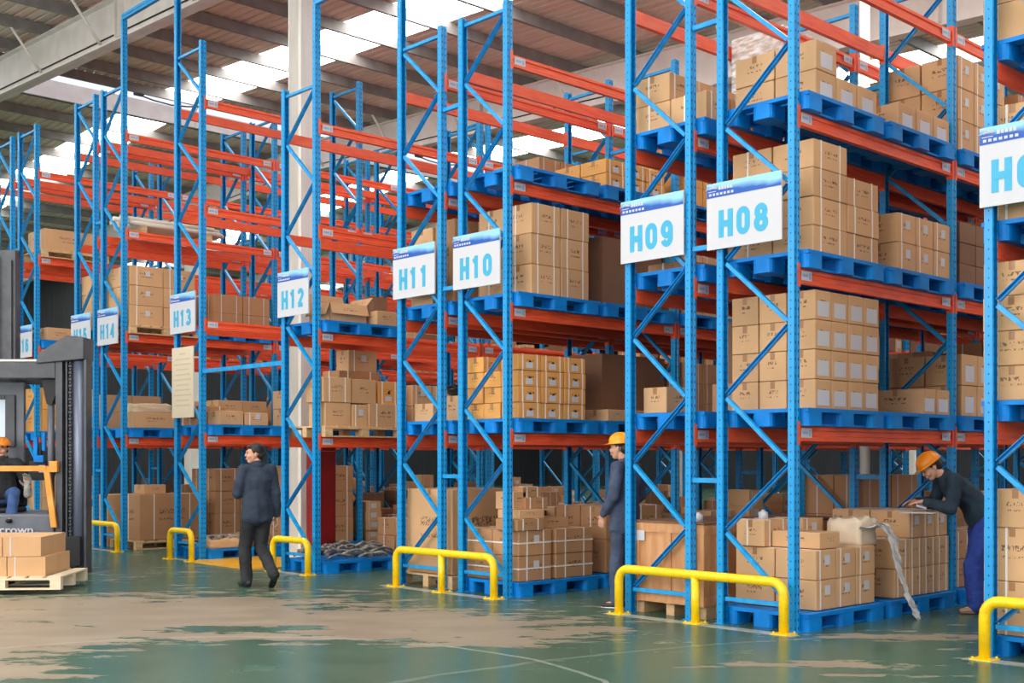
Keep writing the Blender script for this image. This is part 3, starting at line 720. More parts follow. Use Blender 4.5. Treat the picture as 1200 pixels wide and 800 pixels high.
z = P('H08', 2, 1); grid(ph('H08', 2, 1), 11.02, v8 + 0.05, z, 3, 2, 2, (0.35, 0.44, 0.29), 'slabel')
z = P('H08', 2, 2); grid(ph('H08', 2, 2), 12.32, v8 + 0.05, z, 3, 2, 3, (0.36, 0.42, 0.22), 'dark')
z = P('H08', 3, 0); grid(ph('H08', 3, 0), 9.54, v8 + 0.05, z, 3, 2, 2, (0.345, 0.44, 0.27), 'label', lambda i, j: 2 if i == 0 and j < 2 else 1)
z = P('H08', 3, 1); grid(ph('H08', 3, 1), 11.02, v8 + 0.05, z, 3, 2, 1, (0.345, 0.44, 0.27), 'label')
z = P('H08', 3, 2); grid(ph('H08', 3, 2), 12.28, v8 + 0.05, z, 3, 2, 3, (0.36, 0.42, 0.34), 'slabel')
for s in (3,):
    for L in (1, 2, 3):
        z = P('H08', L, s); grid(ph('H08', L, s), SLOT[s] - 0.6, v8 + 0.05, z, 3, 2, 3, (0.38, 0.42, 0.3), 'brown', bulk=True)
# ---- H09
def crate(u0, u1, v0, v1, z0, z1, lab):
    r = empty('wooden_crate', ((u0 + u1) / 2, (v0 + v1) / 2, z0)); tag(r, lab, 'crate', 'plywood crates')
    a, b, h = (u1 - u0) / 2, (v1 - v0) / 2, z1 - z0
    bm = bmesh.new(); bx(bm, -a + 0.015, a - 0.015, -b + 0.015, b - 0.015, 0.12, h - 0.012); put('plywood_panel', mesh_of(bm, 'panel', M['crate']), r)
    for s in (-1, 1):
        for t in (-1, 0, 1):
            put('batten', BOXM(0.015, 0.09, h - 0.14, M['crate']), r, (s * (a - 0.007), t * (b - 0.046), 0.12)); put('batten', BOXM(0.09, 0.015, h - 0.14, M['crate']), r, (t * (a - 0.046), s * (b - 0.007), 0.12))
        for zz in (0.125, h - 0.11):
            put('batten', BOXM(0.014, 2 * b - 0.03, 0.09, M['crate']), r, (s * (a - 0.004), 0, zz)); put('batten', BOXM(2 * a - 0.03, 0.014, 0.09, M['crate']), r, (0, s * (b - 0.004), zz))
    for t in (-1, 0, 1): put('skid', BOXM(2 * a - 0.1, 0.1, 0.12, M['wood']), r, (0, t * (b - 0.06), 0))
    put('crate_lid', BOXM(2 * a + 0.02, 2 * b + 0.02, 0.014, M['darkcard']), r, (0, 0, h - 0.012))
    bm = bmesh.new(); bx(bm, -a - 0.004, -a + 0.001, b - 0.16, b - 0.06, h - 0.2, h - 0.1); put('shipping_label', mesh_of(bm, 'lab', M['white']), r)
crate(9.27, 10.55, 7.15, 8.05, 0, 0.93, 'large plywood crate with battens standing behind the end frame of H09')
crate(10.75, 11.9, 7.15, 8.05, 0, 0.9, 'second plywood crate deeper in the H09 row behind the first')
z = P('H09', 1, 0)
carton(9.55, 7.84, z, (0.36, 0.3, 0.26), 'plain', 'single plain carton with dark tape on the H09 first shelf', 'loose cartons')
carton(10.15, 7.35, z, (0.5, 0.36, 0.3), 'brown', 'brown carton behind the end frame upright on the H09 first shelf', 'loose cartons')
for q_, st_ in ((2, 'brown'),): grid('x', SLOT[q_] - 0.62, 7.2, 0.001, 2, 2, 3, (0.6, 0.38, 0.45), st_, bulk=True)
z = P('H09', 1, 1); grid(ph('H09', 1, 1), 10.8, 7.14, z, 2, 1, 1, (0.56, 0.9, 1.05), 'dark', bulk=True)
z = P('H09', 2, 0); carton(9.75, 7.75, z, (0.6, 0.5, 0.1), 'brown', 'flat brown carton on the H09 second shelf below the sign', 'loose cartons')
z = P('H09', 2, 1); grid(ph('H09', 2, 1), 10.8, 7.14, z, 3, 2, 3, (0.38, 0.44, 0.24), 'dark', bulk=True)
z = P('H09', 3, 0); grid(ph('H09', 3, 0), 9.35, 7.18, z, 3, 2, 2, (0.38, 0.44, 0.28), 'kraft', lambda i, j: 2 if j else 1)
z = P('H09', 3, 1); grid(ph('H09', 3, 1), 10.85, 7.315, z, 3, 2, 4, (0.34, 0.31, 0.32), 'kraft', bulk=True)
fo = bmesh.new(); bx(fo, 10.83, 11.925, 7.295, 7.985, z, z + 1.32)
o = put('stretch_film', mesh_of(fo, 'film', M['film'], 0.03, 2)); tag(o, 'clear stretch film around the tall carton tower on the H09 third shelf', 'wrap')
for s in (2, 3):
    for L in (1, 2, 3):
        z = P('H09', L, s); grid(ph('H09', L, s), SLOT[s] - 0.6, 7.16, z, 3, 2, random.choice((2, 3, 3)), (0.38, 0.42, 0.28), random.choice(('brown', 'kraft', 'dark')), bulk=True)
# ---- H10
v10 = 9.75
z = P('H10', 0, 0); grid('side of ' + ph('H10', 0, 0), 9.33, v10 + 0.04, z, 1, 2, 2, (0.52, 0.44, 0.285), 'crossl'); grid(ph('H10', 0, 0), 9.92, v10 + 0.03, z, 1, 2, 2, (0.62, 0.44, 0.285), 'cross')
for i, (u, v, zz, d) in enumerate(((9.5, 9.95, 0.575, (0.42, 0.36, 0.13)), (9.55, 9.98, 0.708, (0.4, 0.36, 0.1)), (9.72, 10.05, 0.81, (0.36, 0.3, 0.13)), (9.5, 10.1, 0.81, (0.2, 0.3, 0.2)), (9.7, 10.1, 0.942, (0.3, 0.3, 0.12)), (10.1, 10.2, 0.575, (0.5, 0.4, 0.12)))):
    carton(u, v, z + zz, d, 'plain' if i % 2 else 'brown', ['wide flat carton at the base of', 'second flat carton up in', 'middle carton of', 'narrow upright carton in', 'topmost carton of', 'low carton lying beside'][i] + ' the loose heap, H10 floor end pallet', 'loose heap on the H10 floor pallet')
z = P('H10', 0, 1); grid(ph('H10', 0, 1), 10.85, v10 + 0.1, z, 2, 2, 2, (0.52, 0.42, 0.4), 'brown')
z = P('H10', 1, 0); grid(ph('H10', 1, 0), 9.34, v10 + 0.06, z, 3, 3, 4, (0.36, 0.28, 0.178), 'orange', lambda i, j: 4 if i != 0 or j != 1 else 3, jit=0.006)
z = P('H10', 1, 1); grid(ph('H10', 1, 1), 10.82, v10 + 0.04, z, 3, 2, 1, (0.36, 0.42, 0.14), 'plain'); grid('x', 11.0, v10 + 0.3, z + 0.144, 2, 1, 1, (0.6, 0.6, 0.7), 'dark', bulk=True)
z = P('H10', 2, 0); grid(ph('H10', 2, 0), 9.54, v10 + 0.05, z, 2, 2, 3, (0.47, 0.44, 0.345), 'kraft')
z = P('H10', 2, 1); grid('x', 10.9, v10 + 0.2, z, 2, 1, 1, (0.55, 0.6, 0.85), 'dark', bulk=True)
z = P('H10', 3, 0)
z = P('H10', 3, 1); grid(ph('H10', 3, 1), 10.8, v10 + 0.05, z, 3, 2, 2, (0.36, 0.42, 0.17), 'orange')
for s in (2, 3):
    for L in (1, 2, 3):
        z = P('H10', L, s); grid(ph('H10', L, s), SLOT[s] - 0.6, v10 + 0.05, z, 3, 2, random.choice((2, 3, 3)), (0.38, 0.42, 0.26), random.choice(('brown', 'kraft', 'orange')), bulk=True)
# ---- H11
P('H11', 0, 0, 'wood'); carton(9.85, 11.36, 0.16, (1.05, 0.86, 1.02), 'plain', 'big plain carton on a wooden pallet behind the H11 end frame', 'large cartons')
z = P('H11', 1, 0); carton(9.6, 11.55, z, (0.42, 0.36, 0.22), 'plain', 'pale carton beside the H11 upright on the first shelf', 'loose cartons'); carton(9.65, 11.08, z, (0.42, 0.36, 0.3), 'plain', 'pale carton beneath the black cables on the H11 first shelf', 'loose cartons')
z = P('H11', 2, 0); carton(9.62, 11.56, z, (0.5, 0.42, 0.95), 'plain', 'tall plain carton behind sign H11', 'large cartons'); carton(9.62, 11.12, z, (0.5, 0.36, 1.0), 'brown', 'tall brown carton between signs H10 and H11', 'large cartons')
z = P('H11', 3, 0)
for s in (1, 2, 3):
    for L in (1, 2, 3):
        z = P('H11', L, s); grid(ph('H11', L, s), SLOT[s] - 0.6, 10.93, z, 3, 2, random.choice((1, 2, 3)), (0.38, 0.42, 0.28), random.choice(('brown', 'kraft', 'dark')), bulk=True)
# ---- H12
z12 = deck(1)
P('H12', 1, 0, 'wood'); z = z12 + 0.151
for i, (u, v, zz, d, st) in enumerate(((9.52, 13.75, 0, (0.42, 0.4, 0.32), 'plain'), (9.5, 13.75, 0.322, (0.46, 0.42, 0.34), 'kraft'), (9.88, 13.72, 0, (0.26, 0.36, 0.3), 'slabel'), (10.32, 13.7, 0, (0.6, 0.36, 0.32), 'kraft'),
                                      (9.96, 13.74, 0.322, (0.42, 0.36, 0.33), 'plain'), (10.4, 13.76, 0.322, (0.36, 0.36, 0.32), 'orange'), (10.2, 14.2, 0, (0.7, 0.4, 0.8), 'brown'), (10.3, 14.2, 0.802, (0.5, 0.3, 0.3), 'slabel'))):
    carton(u, v, z + zz, d, st, ['plain carton at the lower front corner', 'strapped carton on top at the front corner', 'narrow small-labelled carton in the lower row', 'long strapped carton in the lower row', 'plain carton in the middle of the upper row', 'golden carton at the inner end of the upper row',
                                 'large brown carton at the back', 'small-labelled carton perched at the back'][i] + ', H12 first shelf end pallet', 'mixed cartons on the H12 first shelf')
z = P('H12', 1, 1); grid(ph('H12', 1, 1), 10.85, 13.6, z, 3, 2, 2, (0.36, 0.42, 0.3), 'slabel')
P('H12', 0, 0); P('H12', 0, 1)
grid(ph('H12', 0, 1), 10.9, 13.65, Z0, 3, 2, 2, (0.36, 0.42, 0.25), 'brown')
z = P('H12', 2, 0)
# open carton with flaps
def open_carton(u, v, z, d, lab):
    r = empty('open_carton', (u, v, z)); tag(r, lab, 'box'); a, b, h = d[0] / 2, d[1] / 2, d[2]; t = 0.006
    bm = bmesh.new(); bx(bm, -a, a, -b, b, 0, t)
    for q in ((-a, -a + t, -b, b), (a - t, a, -b, b), (-a, a, -b, -b + t), (-a, a, b - t, b)): bx(bm, q[0], q[1], q[2], q[3], t, h)
    put('carton_body', mesh_of(bm, 'body', M['kraft']), r)
    put('flap', BOXM(2 * a, 0.005, 0.16, M['kraft']), r, (0, -b, h), (PI - 0.35, 0, 0)); put('flap', BOXM(2 * a, 0.005, 0.2, M['kraft']), r, (0, b, h), (-0.5, 0, 0))
    put('flap', BOXM(0.005, 2 * b, 0.18, M['kraft']), r, (-a, 0, h), (0, PI + 0.4, 0)); put('flap', BOXM(0.005, 2 * b, 0.16, M['kraft']), r, (a, 0, h), (0, 0.7, 0))
open_carton(9.8, 13.95, z, (0.62, 0.5, 0.27), 'open carton with drooping flaps on the H12 second shelf')
carton(10.35, 13.75, z, (0.34, 0.4, 0.2), 'plain', 'low plain carton beside the open carton on the H12 second shelf', 'loose cartons')
# bundles of wire ties on the floor pallet
def wires(u, v, z, lu, lv, lab):
    bm = bmesh.new()
    for k in range(70):
        x = random.uniform(-lu / 2, lu / 2 - 0.3); y = random.uniform(-lv / 2, lv / 2); a = random.uniform(-0.7, 0.7); L = random.uniform(0.15, 0.45); zz = random.uniform(0.015, 0.17) * (1 - abs(2 * y / lv) * 0.4)
        pts = [(x + math.cos(a) * L * t + random.uniform(-.02, .02), y + math.sin(a) * L * t + random.uniform(-.02, .02), zz + 0.05 * math.sin(t * PI) + random.uniform(-.01, .01)) for t in (0, .25, .5, .75, 1)]
        tube(bm, pts, random.uniform(0.012, 0.03), 5)
    o = put('wire_bundle', mesh_of(bm, 'wires', noisy('galvanised_wire', lin(120, 116, 108), lin(176, 170, 160), 0.45, 40, 0.3)), None, (u, v, z)); tag(o, lab, 'wire', None, 'stuff')
wires(9.95, 13.95, 0.17, 1.3, 0.9, 'tangled grey metal strapping heaped on the H12 floor pallet')
# ---- maroon cabinet hanging by the column
rc = empty('steel_cabinet', (10.0, 14.66, 0.303)); tag(rc, 'tall maroon steel cabinet beside the white column', 'cabinet')
bm = bmesh.new(); bx(bm, -0.18, 0.18, -0.12, 0.12, -0.3, 1.42); put('cabinet_body', mesh_of(bm, 'cab', M['redpaint'], 0.01), rc)
bm = bmesh.new(); bx(bm, -0.15, 0.15, -0.135, -0.12, 0.0, 1.36); put('cabinet_door', mesh_of(bm, 'door', M['redpaint'], 0.004), rc)
# ---- H13
z = P('H13', 1, 0); 
for i, (u, v, zz, d, st) in enumerate(((9.7, 16.85, 0, (0.42, 0.36, 0.22), 'plain'), (10.15, 16.85, 0, (0.42, 0.36, 0.2), 'slabel'), (9.6, 17.3, 0, (0.5, 0.4, 0.3), 'brown'))):
    carton(u, v, z + zz, d, st, ['plain low carton', 'small-labelled low carton', 'brown carton behind'][i] + ' on the H13 first shelf end pallet', 'low cartons on the H13 first shelf')
z = P('H13', 1, 1); grid(ph('H13', 1, 1), 10.95, 16.62, z, 2, 2, 2, (0.5, 0.42, 0.3), 'plain')
z = P('H13', 0, 0); 
M['shiny'] = noisy('clear_and_dark_bag', lin(60, 54, 50), lin(200, 190, 178), 0.3, 12)
def parcel(u, v, z, d, m, lab, nm='parcel'):
    bm = bmesh.new(); bmesh.ops.create_cube(bm, size=1); bmesh.ops.subdivide_edges(bm, edges=bm.edges, cuts=5, use_grid_fill=True)
    for vv in bm.verts:
        n = noise.noise(vv.co * 4 + Vector((u, v, 0))); q = vv.co.copy(); k = 1 - 0.18 * (abs(q.x) * 2) ** 4 * (abs(q.y) * 2) ** 2
        vv.co = Vector((q.x * d[0] * (1 + n * .1), q.y * d[1] * (1 + n * .1), (q.z + 0.5) * d[2] * k * (1 + (n * .25 if q.z > 0 else 0))))
    for f in bm.faces: f.smooth = True
    o = put(nm, mesh_of(bm, 'parcel', m), None, (u, v, z)); tag(o, lab, 'parcel', 'soft parcels on the racks'); return o
parcel(9.6, 16.85, Z0, (0.55, 0.4, 0.14), M['kraft'], 'soft brown paper parcel on the H13 floor pallet'); parcel(9.65, 16.9, Z0 + 0.135, (0.5, 0.34, 0.06), M['shiny'], 'flat dark and clear bag lying on the brown parcel at H13')
parcel(10.2, 16.9, Z0, (0.5, 0.4, 0.2), M['brown'], 'lumpy brown parcel set further in on the H13 floor pallet')
z = P('H13', 0, 1); grid(ph('H13', 0, 1), 10.85, 16.62, z, 2, 2, 3, (0.56, 0.42, 0.42), 'brown')
# ---- H14
P('H14', 0, 0, 'wood', du=0.1); carton(10.05, 19.62, 0.16, (1.2, 0.7, 0.78), 'brown', 'long reddish brown carton on a wooden pallet at the foot of rack H14', 'large cartons')
carton(9.8, 19.6, 0.942, (0.4, 0.4, 0.16), 'plain', 'small flat carton resting on the long carton at rack H14', 'loose cartons')
P('H14', 0, 1, 'wood'); grid(ph('H14', 0, 1), 10.9, 19.3, 0.16, 2, 2, 3, (0.5, 0.42, 0.4), 'brown')
z = P('H14', 1, 0); carton(9.75, 19.5, z, (0.85, 0.45, 0.26), 'plain', 'wide low carton with torn paper on top, H14 first shelf', 'loose cartons'); parcel(9.7, 19.5, z + 0.26, (0.7, 0.42, 0.16), mat('cream_paper', lin(214, 190, 158), 0.8)[0], 'crumpled cream packing paper on the wide low carton, H14 first shelf')
carton(10.35, 19.5, z, (0.3, 0.4, 0.24), 'brown', 'small brown carton beside the wide low one, H14 first shelf', 'loose cartons')
z = P('H14', 1, 1); grid(ph('H14', 1, 1), 10.95, 19.3, z, 2, 2, 2, (0.5, 0.42, 0.26), 'plain')
z14 = deck(2, 'B'); P('H14', 2, 0, 'wood'); grid(ph('H14', 2, 0), 9.28, 19.28, z14 + 0.151, 2, 2, 3, (0.6, 0.44, 0.335), 'slabel', lambda i, j: 3)
z = P('H14', 2, 1); grid(ph('H14', 2, 1), 10.9, 19.3, z, 2, 2, 2, (0.55, 0.42, 0.33), 'brown', bulk=True)
def pipes(u0, u1, v, z, lab):
    r = empty('pipe_bundle', ((u0 + u1) / 2, v, z)); tag(r, lab, 'pipes'); L = (u1 - u0) / 2
    bm = bmesh.new(); tube(bm, [(-L, 0, 0), (L, 0, 0)], 0.04, 8); me = mesh_of(bm, 'pipe', mat('pale_pvc', lin(216, 204, 190), 0.4)[0])
    for j in range(9):
        for k in range(2 if j < 8 else 1): put('pipe', me, r, (random.uniform(-.15, .15), -0.33 + j * 0.081 + k * 0.04, 0.16 + k * 0.075), (0, random.uniform(-.01, .01), random.uniform(-.02, .02)))
    for s in (-0.7, 0.7): put('timber_bearer', BOXM(0.1, 0.75, 0.12, M['wood']), r, (s * L, 0, 0.0))
pipes(9.32, 11.1, 19.75, deck(3, 'B'), 'bundle of long pale plastic pipes on the H14 third shelf')
# ---- H15
z = P('H15', 2, 0); grid(ph('H15', 2, 0), 9.3, 20.4, z, 2, 2, 3, (0.6, 0.42, 0.33), 'plain', bulk=True)
z = P('H15', 1, 0); grid(ph('H15', 1, 0), 9.3, 20.4, z, 2, 2, 2, (0.55, 0.42, 0.3), 'plain', bulk=True)
grid(ph('H15', 0, 0), 9.4, 20.4, 0, 2, 2, 2, (0.55, 0.42, 0.45), 'plain', bulk=True)
# ---- H16
P('H16', 3, 0, 'wood'); z = deck(3, 'B') + 0.151; carton(9.85, 23.45, z, (1.0, 0.8, 0.42), 'plain', 'single wide tan carton on a wooden pallet, H16 third shelf', 'large cartons')
z = P('H16', 2, 0); grid(ph('H16', 2, 0), 9.4, 23.05, z, 2, 2, 1, (0.55, 0.42, 0.25), 'plain')
z = P('H16', 1, 0); grid(ph('H16', 1, 0), 9.3, 23.0, z, 2, 2, 2, (0.55, 0.42, 0.42), 'orange')
grid(ph('H16', 0, 0), 9.3, 23.0, 0, 2, 2, 3, (0.55, 0.42, 0.4), 'plain', bulk=True)
# ---- H07
v7 = 3.46
z = P('H07', 0, 0); grid(ph('H07', 0, 0), 9.32, 3.47, z, 1, 2, 2, (0.6, 0.46, 0.42), 'kraft', lambda i, j: 2)
carton(9.62, 4.15, z + 0.846, (0.6, 0.4, 0.3), 'plain', 'film-wrapped upper carton at the edge upright, H07 floor pallet', 'loose cartons')
z = P('H07', 1, 0); grid(ph('H07', 1, 0), 9.32, 3.47, z, 2, 2, 4, (0.56, 0.46, 0.27), 'plain')
z = P('H07', 2, 0); grid(ph('H07', 2, 0), 9.32, 3.47, z, 2, 2, 3, (0.56, 0.46, 0.3), 'kraft')
z = P('H07', 3, 0); grid(ph('H07', 3, 0), 9.32, 3.47, z, 2, 2, 3, (0.56, 0.46, 0.3), 'slabel')
for s in (1,):
    for L in (0, 1, 2, 3):
        z = P('H07', L, s); grid('x', SLOT[s] - 0.6, v7, z, 3, 2, 3, (0.38, 0.42, 0.3), 'kraft', bulk=True)
# ---- the deeper bays: mixed stacks of odd cartons
def clutter(u0, u1, v0, v1, z, hmax, styles=('brown', 'dark', 'kraft', 'slabel')):
    u = u0
    while u < u1 - 0.2:
        w = min(random.choice((0.28, 0.36, 0.44, 0.58)), u1 - u); v = v0
        while v < v1 - 0.2:
            dv = min(random.choice((0.3, 0.4, 0.48)), v1 - v); zz = z; top = random.uniform(0.25, 1.0) * hmax; st = random.choice(styles); h = random.choice((0.16, 0.22, 0.28, 0.36))
            while zz + h < z + top or zz == z:
                k = random.uniform(0.9, 1.0)
                carton(u + w / 2, v + dv / 2, zz, ((w - 0.02) * k, (dv - 0.02) * k, h), st, None, None, random.uniform(-0.03, 0.03)); zz += h + 0.004
            v += dv
        u += w
for row in ROWS:
    n = int(row[1:]); typ = 'A' if n <= 12 else 'B'; c = cen(row)
    first = 1 if row in ('H11', 'H15', 'H17') else (3 if row in ('H08', 'H09') else 2)
    for s_ in range(first, 8 if CNT[row] == 4 else 6):
        for L in (0, 1, 2, 3):
            if n <= 11 and L and s_ < 4: continue
            if n > 11 and L > 2: continue
            if random.random() > ((0.95, 0.95, 0.9, 0.8) if n <= 11 else (0.9, 0.8, 0.25, 0))[L]: continue
            z = deck(L, typ) + 0.003 if L else 0.003
            clutter(SLOT[s_] - 0.62, SLOT[s_] + 0.62, c - 0.42, c + 0.42, z, 0.95 if L else 1.15)
#--REST--
# ------------------------------------------------------------------ reach truck with its load
RT = Vector((math.sin(YAW), -math.cos(YAW), 0)); FW = Vector((math.cos(YAW), math.sin(YAW), 0))   # along the picture aisle, and away
def world(r, d, z=0.0): p = RT * r + FW * d; return (p.x, p.y, z)
TRZ = YAW - PI / 2
ft = empty('forklift', world(-6.40, 16.4), TRZ); tag(ft, 'dark grey lift truck with a tall mast and orange bar at the picture edge', 'forklift')
def fpart(name, fn, m, parent=None, bevel=0.0):
    bm = bmesh.new(); fn(bm); return put(name, mesh_of(bm, name, m, bevel, 2), parent or ft)
fpart('truck_body', lambda b: (bx(b, -1.7, 0.16, 0.0, 1.3, 0.16, 0.80)), M['greybody'], None, 0.03)
fpart('truck_base', lambda b: (bx(b, -1.7, 0.2, 0.16, 0.9, 0.06, 0.24)), M['black'], None, 0.01)
def mastr(b):
    bx(b, 0.20, 0.29, -0.05, 0.16, 0.03, 2.9); bx(b, 0.29, 0.42, 0.08, 0.12, 0.03, 2.9); bx(b, 0.325, 0.345, -0.02, 0.08, 0.03, 2.9); bx(b, 0.585, 0.62, -0.06, 0.16, 0.0, 2.9)
mr_ = fpart('mast_channel', mastr, M['darksteel'])
fpart('lift_cylinder', lambda b: tube(b, [(0.5, 0.02, 0.02), (0.5, 0.02, 2.88)], 0.075, 16), M['chrome'])
def chain(b):
    for k in range(62): bx(b, 0.36 + (k % 2) * 0.008, 0.395 - (k % 2) * 0.008, 0.0, 0.02, 0.1 + k * 0.045, 0.1 + k * 0.045 + 0.03)
fpart('lift_chain', chain, M['darksteel'])
def cap(b):
    pr = [(-0.05, 2.84), (0.60, 2.90), (0.60, 3.2), (0.36, 3.22), (-0.02, 2.98)]
    extrude_profile(b, pr, 'y', -0.1, 0.3)
fpart('mast_cap', cap, M['darksteel'], None, 0.012)
def guardr(b):
    bx(b, -1.7, 0.20, -0.06, 0.08, 2.64, 2.87); bx(b, -1.7, 0.20, 1.2, 1.3, 2.64, 2.87)
    for i in range(6): bx(b, -1.6 + 0.34 * i, -1.5 + 0.34 * i, 0.08, 1.2, 2.74, 2.84)
fpart('overhead_guard', guardr, M['darksteel'], None, 0.012)
fpart('guard_top_highlight', lambda b: bx(b, -1.7, 0.06, -0.062, 0.06, 2.872, 2.90), M['whitepaint'])  # white strip standing in for the bright highlight along the guard's top
def tallm(b):
    for x in (-1.77, -0.88): bx(b, x, x + 0.14, 0.9, 1.08, 0.3, 4.55); bx(b, x + 0.04, x + 0.10, 0.86, 0.9, 0.3, 4.4)
    for z in (0.8, 2.2, 3.4, 4.45): bx(b, -1.77, -0.74, 1.02, 1.08, z, z + 0.12)
    bx(b, -1.17, -0.88, 0.94, 1.04, 0.3, 4.55)
fpart('inner_mast', tallm, M['darksteel'])
def chain2(b):
    for k in range(90): bx(b, -1.02, -0.975 - (k % 2) * 0.01, 0.86, 0.885, 0.6 + k * 0.043, 0.6 + k * 0.043 + 0.03)
fpart('lift_chain', chain2, noisy('greasy_chain', lin(120, 100, 84), lin(80, 70, 62), 0.5, 30))
def cab(b):
    for (x0, x1, z0, z1) in ((-1.7, -1.45, 0.8, 2.64), (-0.68, -0.57, 0.8, 2.64), (-1.45, -0.68, 2.46, 2.64), (-1.45, -0.68, 0.8, 1.72)): bx(b, x0, x1, 0.78, 0.84, z0, z1)
fpart('cab_panel', cab, M['greybody'])
def wfr(b):
    for (x0, x1, z0, z1) in ((-1.45, -1.39, 1.72, 2.46), (-0.82, -0.68, 1.72, 2.46), (-1.39, -0.82, 2.40, 2.46), (-1.39, -0.82, 1.72, 1.78)): bx(b, x0, x1, 0.74, 0.79, z0, z1)
fpart('cab_window_frame', wfr, M['darksteel'], None, 0.008)
fpart('cab_window_pane', lambda b: bx(b, -1.39, -0.82, 0.80, 0.81, 1.78, 2.40), mat('pale_glazing', lin(214, 232, 248), 0.08)[0])
fpart('guard_bracket', lambda b: extrude_profile(b, [(-0.02, 2.64), (0.2, 2.64), (0.2, 2.5), (0.12, 2.28), (0.05, 2.3)], 'y', 0.02, 0.14), M['black'])
fpart('guard_post', lambda b: (tube(b, [(0.09, 0.08, 0.8), (0.09, 0.08, 2.5)], 0.045, 10),), M['greybody'])
def obar(b):
    bx(b, -1.6, 0.10, -0.12, -0.06, 1.38, 1.455); bx(b, 0.14, 0.25, -0.13, -0.03, 1.37, 1.52); bx(b, 0.08, 0.16, -0.11, -0.05, 1.39, 1.45)
    vv = bx(b, 0.06, 0.14, -0.12, -0.07, 0.62, 1.40)
    for q in vv:
        if q.co.z < 1: q.co.x += 0.10
fpart('safety_bar', obar, noisy('orange_bar_paint', lin(240, 150, 40), lin(246, 170, 80), 0.4, 6), None, 0.006)
def ctl(b):
    bx(b, -0.34, -0.1, 0.4, 0.6, 1.25, 1.52); tube(b, [(-0.2, 0.42, 1.5), (-0.17, 0.40, 1.78)], 0.03, 8); tube(b, [(-0.02, 0.45, 1.5), (0.03, 0.42, 1.72)], 0.03, 8)
fpart('control_console', ctl, M['black'], None, 0.006)
def ctb(b):
    bx(b, -0.27, -0.21, 0.36, 0.42, 1.56, 1.86); bx(b, -0.15, -0.1, 0.36, 0.42, 1.66, 1.92); bx(b, -0.26, -0.12, 0.35, 0.41, 1.5, 1.6)
fpart('control_display', ctb, M['plastic'], None, 0.008)
fpart('control_knob', lambda b: bmesh.ops.create_icosphere(b, subdivisions=2, radius=0.035, matrix=Matrix.Translation((-0.05, 0.36, 1.84))), M['redpaint'])
fpart('console_sticker', lambda b: bx(b, -0.2, -0.12, 0.39, 0.4, 1.36, 1.46), M['white'])
fpart('operator_seat', lambda b: (bx(b, -1.1, -0.5, 0.25, 0.75, 0.8, 0.87), bx(b, -1.1, -0.5, 0.70, 0.77, 0.87, 1.5)), M['black'], None, 0.03)
fpart('fork_carriage', lambda b: (bx(b, -0.5, 0.56, -0.12, -0.06, 0.1, 0.5),), M['black'], None, 0.01)
for x in (0.14, 0.48): fpart('fork', lambda b, x=x: bx(b, x - 0.06, x + 0.06, -2.4, -0.1, 0.085, 0.11), M['black'])
for x in (-1.3, 0.22): fpart('wheel', lambda b, x=x: tube(b, [(x - 0.06, 0.3, 0.13), (x + 0.06, 0.3, 0.13)], 0.13, 18), M['black'])
tx = text_mesh('crown', 0.145, 0.002, M['white'], 0.002, 1.25); put('lettering', tx, ft, (-0.34, -0.034, 0.58), (PI / 2, 0, 0))
# load on the forks
RZL = TRZ + math.radians(4)
def lw(x, y, z=0.0):   # load frame: x along the picture, y away
    c, s = math.cos(RZL), math.sin(RZL); o = Vector(world(-5.03, 13.75)); return (o.x + c * x - s * y, o.y + s * x + c * y, z)
q = lw(-0.80, 0.55); pallet(q[0], q[1], 0.055, 1.35, 1.1, 'pale wooden pallet with a broken deck board carried by the lift truck', 'pale', RZL)
nm = ['at the frame edge', 'in the middle', 'beside the mast']
for k in range(2):
    for i in range(3):
        for j in range(2):
            x = -1.60 + 0.435 * i + 0.2 - (0.05 if k else 0); q = lw(x, 0.06 + 0.25 + j * 0.48)
            carton(q[0], q[1], 0.207 + k * 0.225, (0.425, 0.46, 0.22), 'lift', '%s carton of the %s row on the lift truck pallet, %s' % (nm[i], ['lower', 'upper'][k], ['facing the aisle', 'behind'][j]), 'cartons on the lift truck', RZL)

# ------------------------------------------------------------------ people
class Blob:
    """a bag of ellipsoids, joined by voxel remeshing into one continuous surface"""
    def __init__(self): self.m = []
SPH = {}
def sphere_arrays(sub):
    if sub not in SPH:
        b = bmesh.new(); bmesh.ops.create_icosphere(b, subdivisions=sub, radius=1.0); b.verts.ensure_lookup_table()
        SPH[sub] = (np.array([v.co[:] for v in b.verts]), np.array([[v.index for v in f.verts] for f in b.faces])); b.free()
    return SPH[sub]
def ball(bm, c, r, rot=None, sub=2):
    m = Matrix.Translation(Vector(c)) @ (rot.to_4x4() if rot else Matrix.Identity(4)) @ Matrix.Diagonal((r[0], r[1], r[2], 1))
    if isinstance(bm, Blob): bm.m.append((m, sub)); return
    bmesh.ops.create_icosphere(bm, subdivisions=sub, radius=1.0, matrix=m)
def limb(bm, p, r):
    """tapering chain of overlapping balls through points p with radii r"""
    for (a, b, ra, rb) in zip(p[:-1], p[1:], r[:-1], r[1:]):
        a, b = Vector(a), Vector(b); n = max(2, int((b - a).length / (min(ra, rb) * 0.4)))
        for i in range(n + 1):
            t = i / n; q = ra + (rb - ra) * t; ball(bm, a.lerp(b, t), (q, q, q))
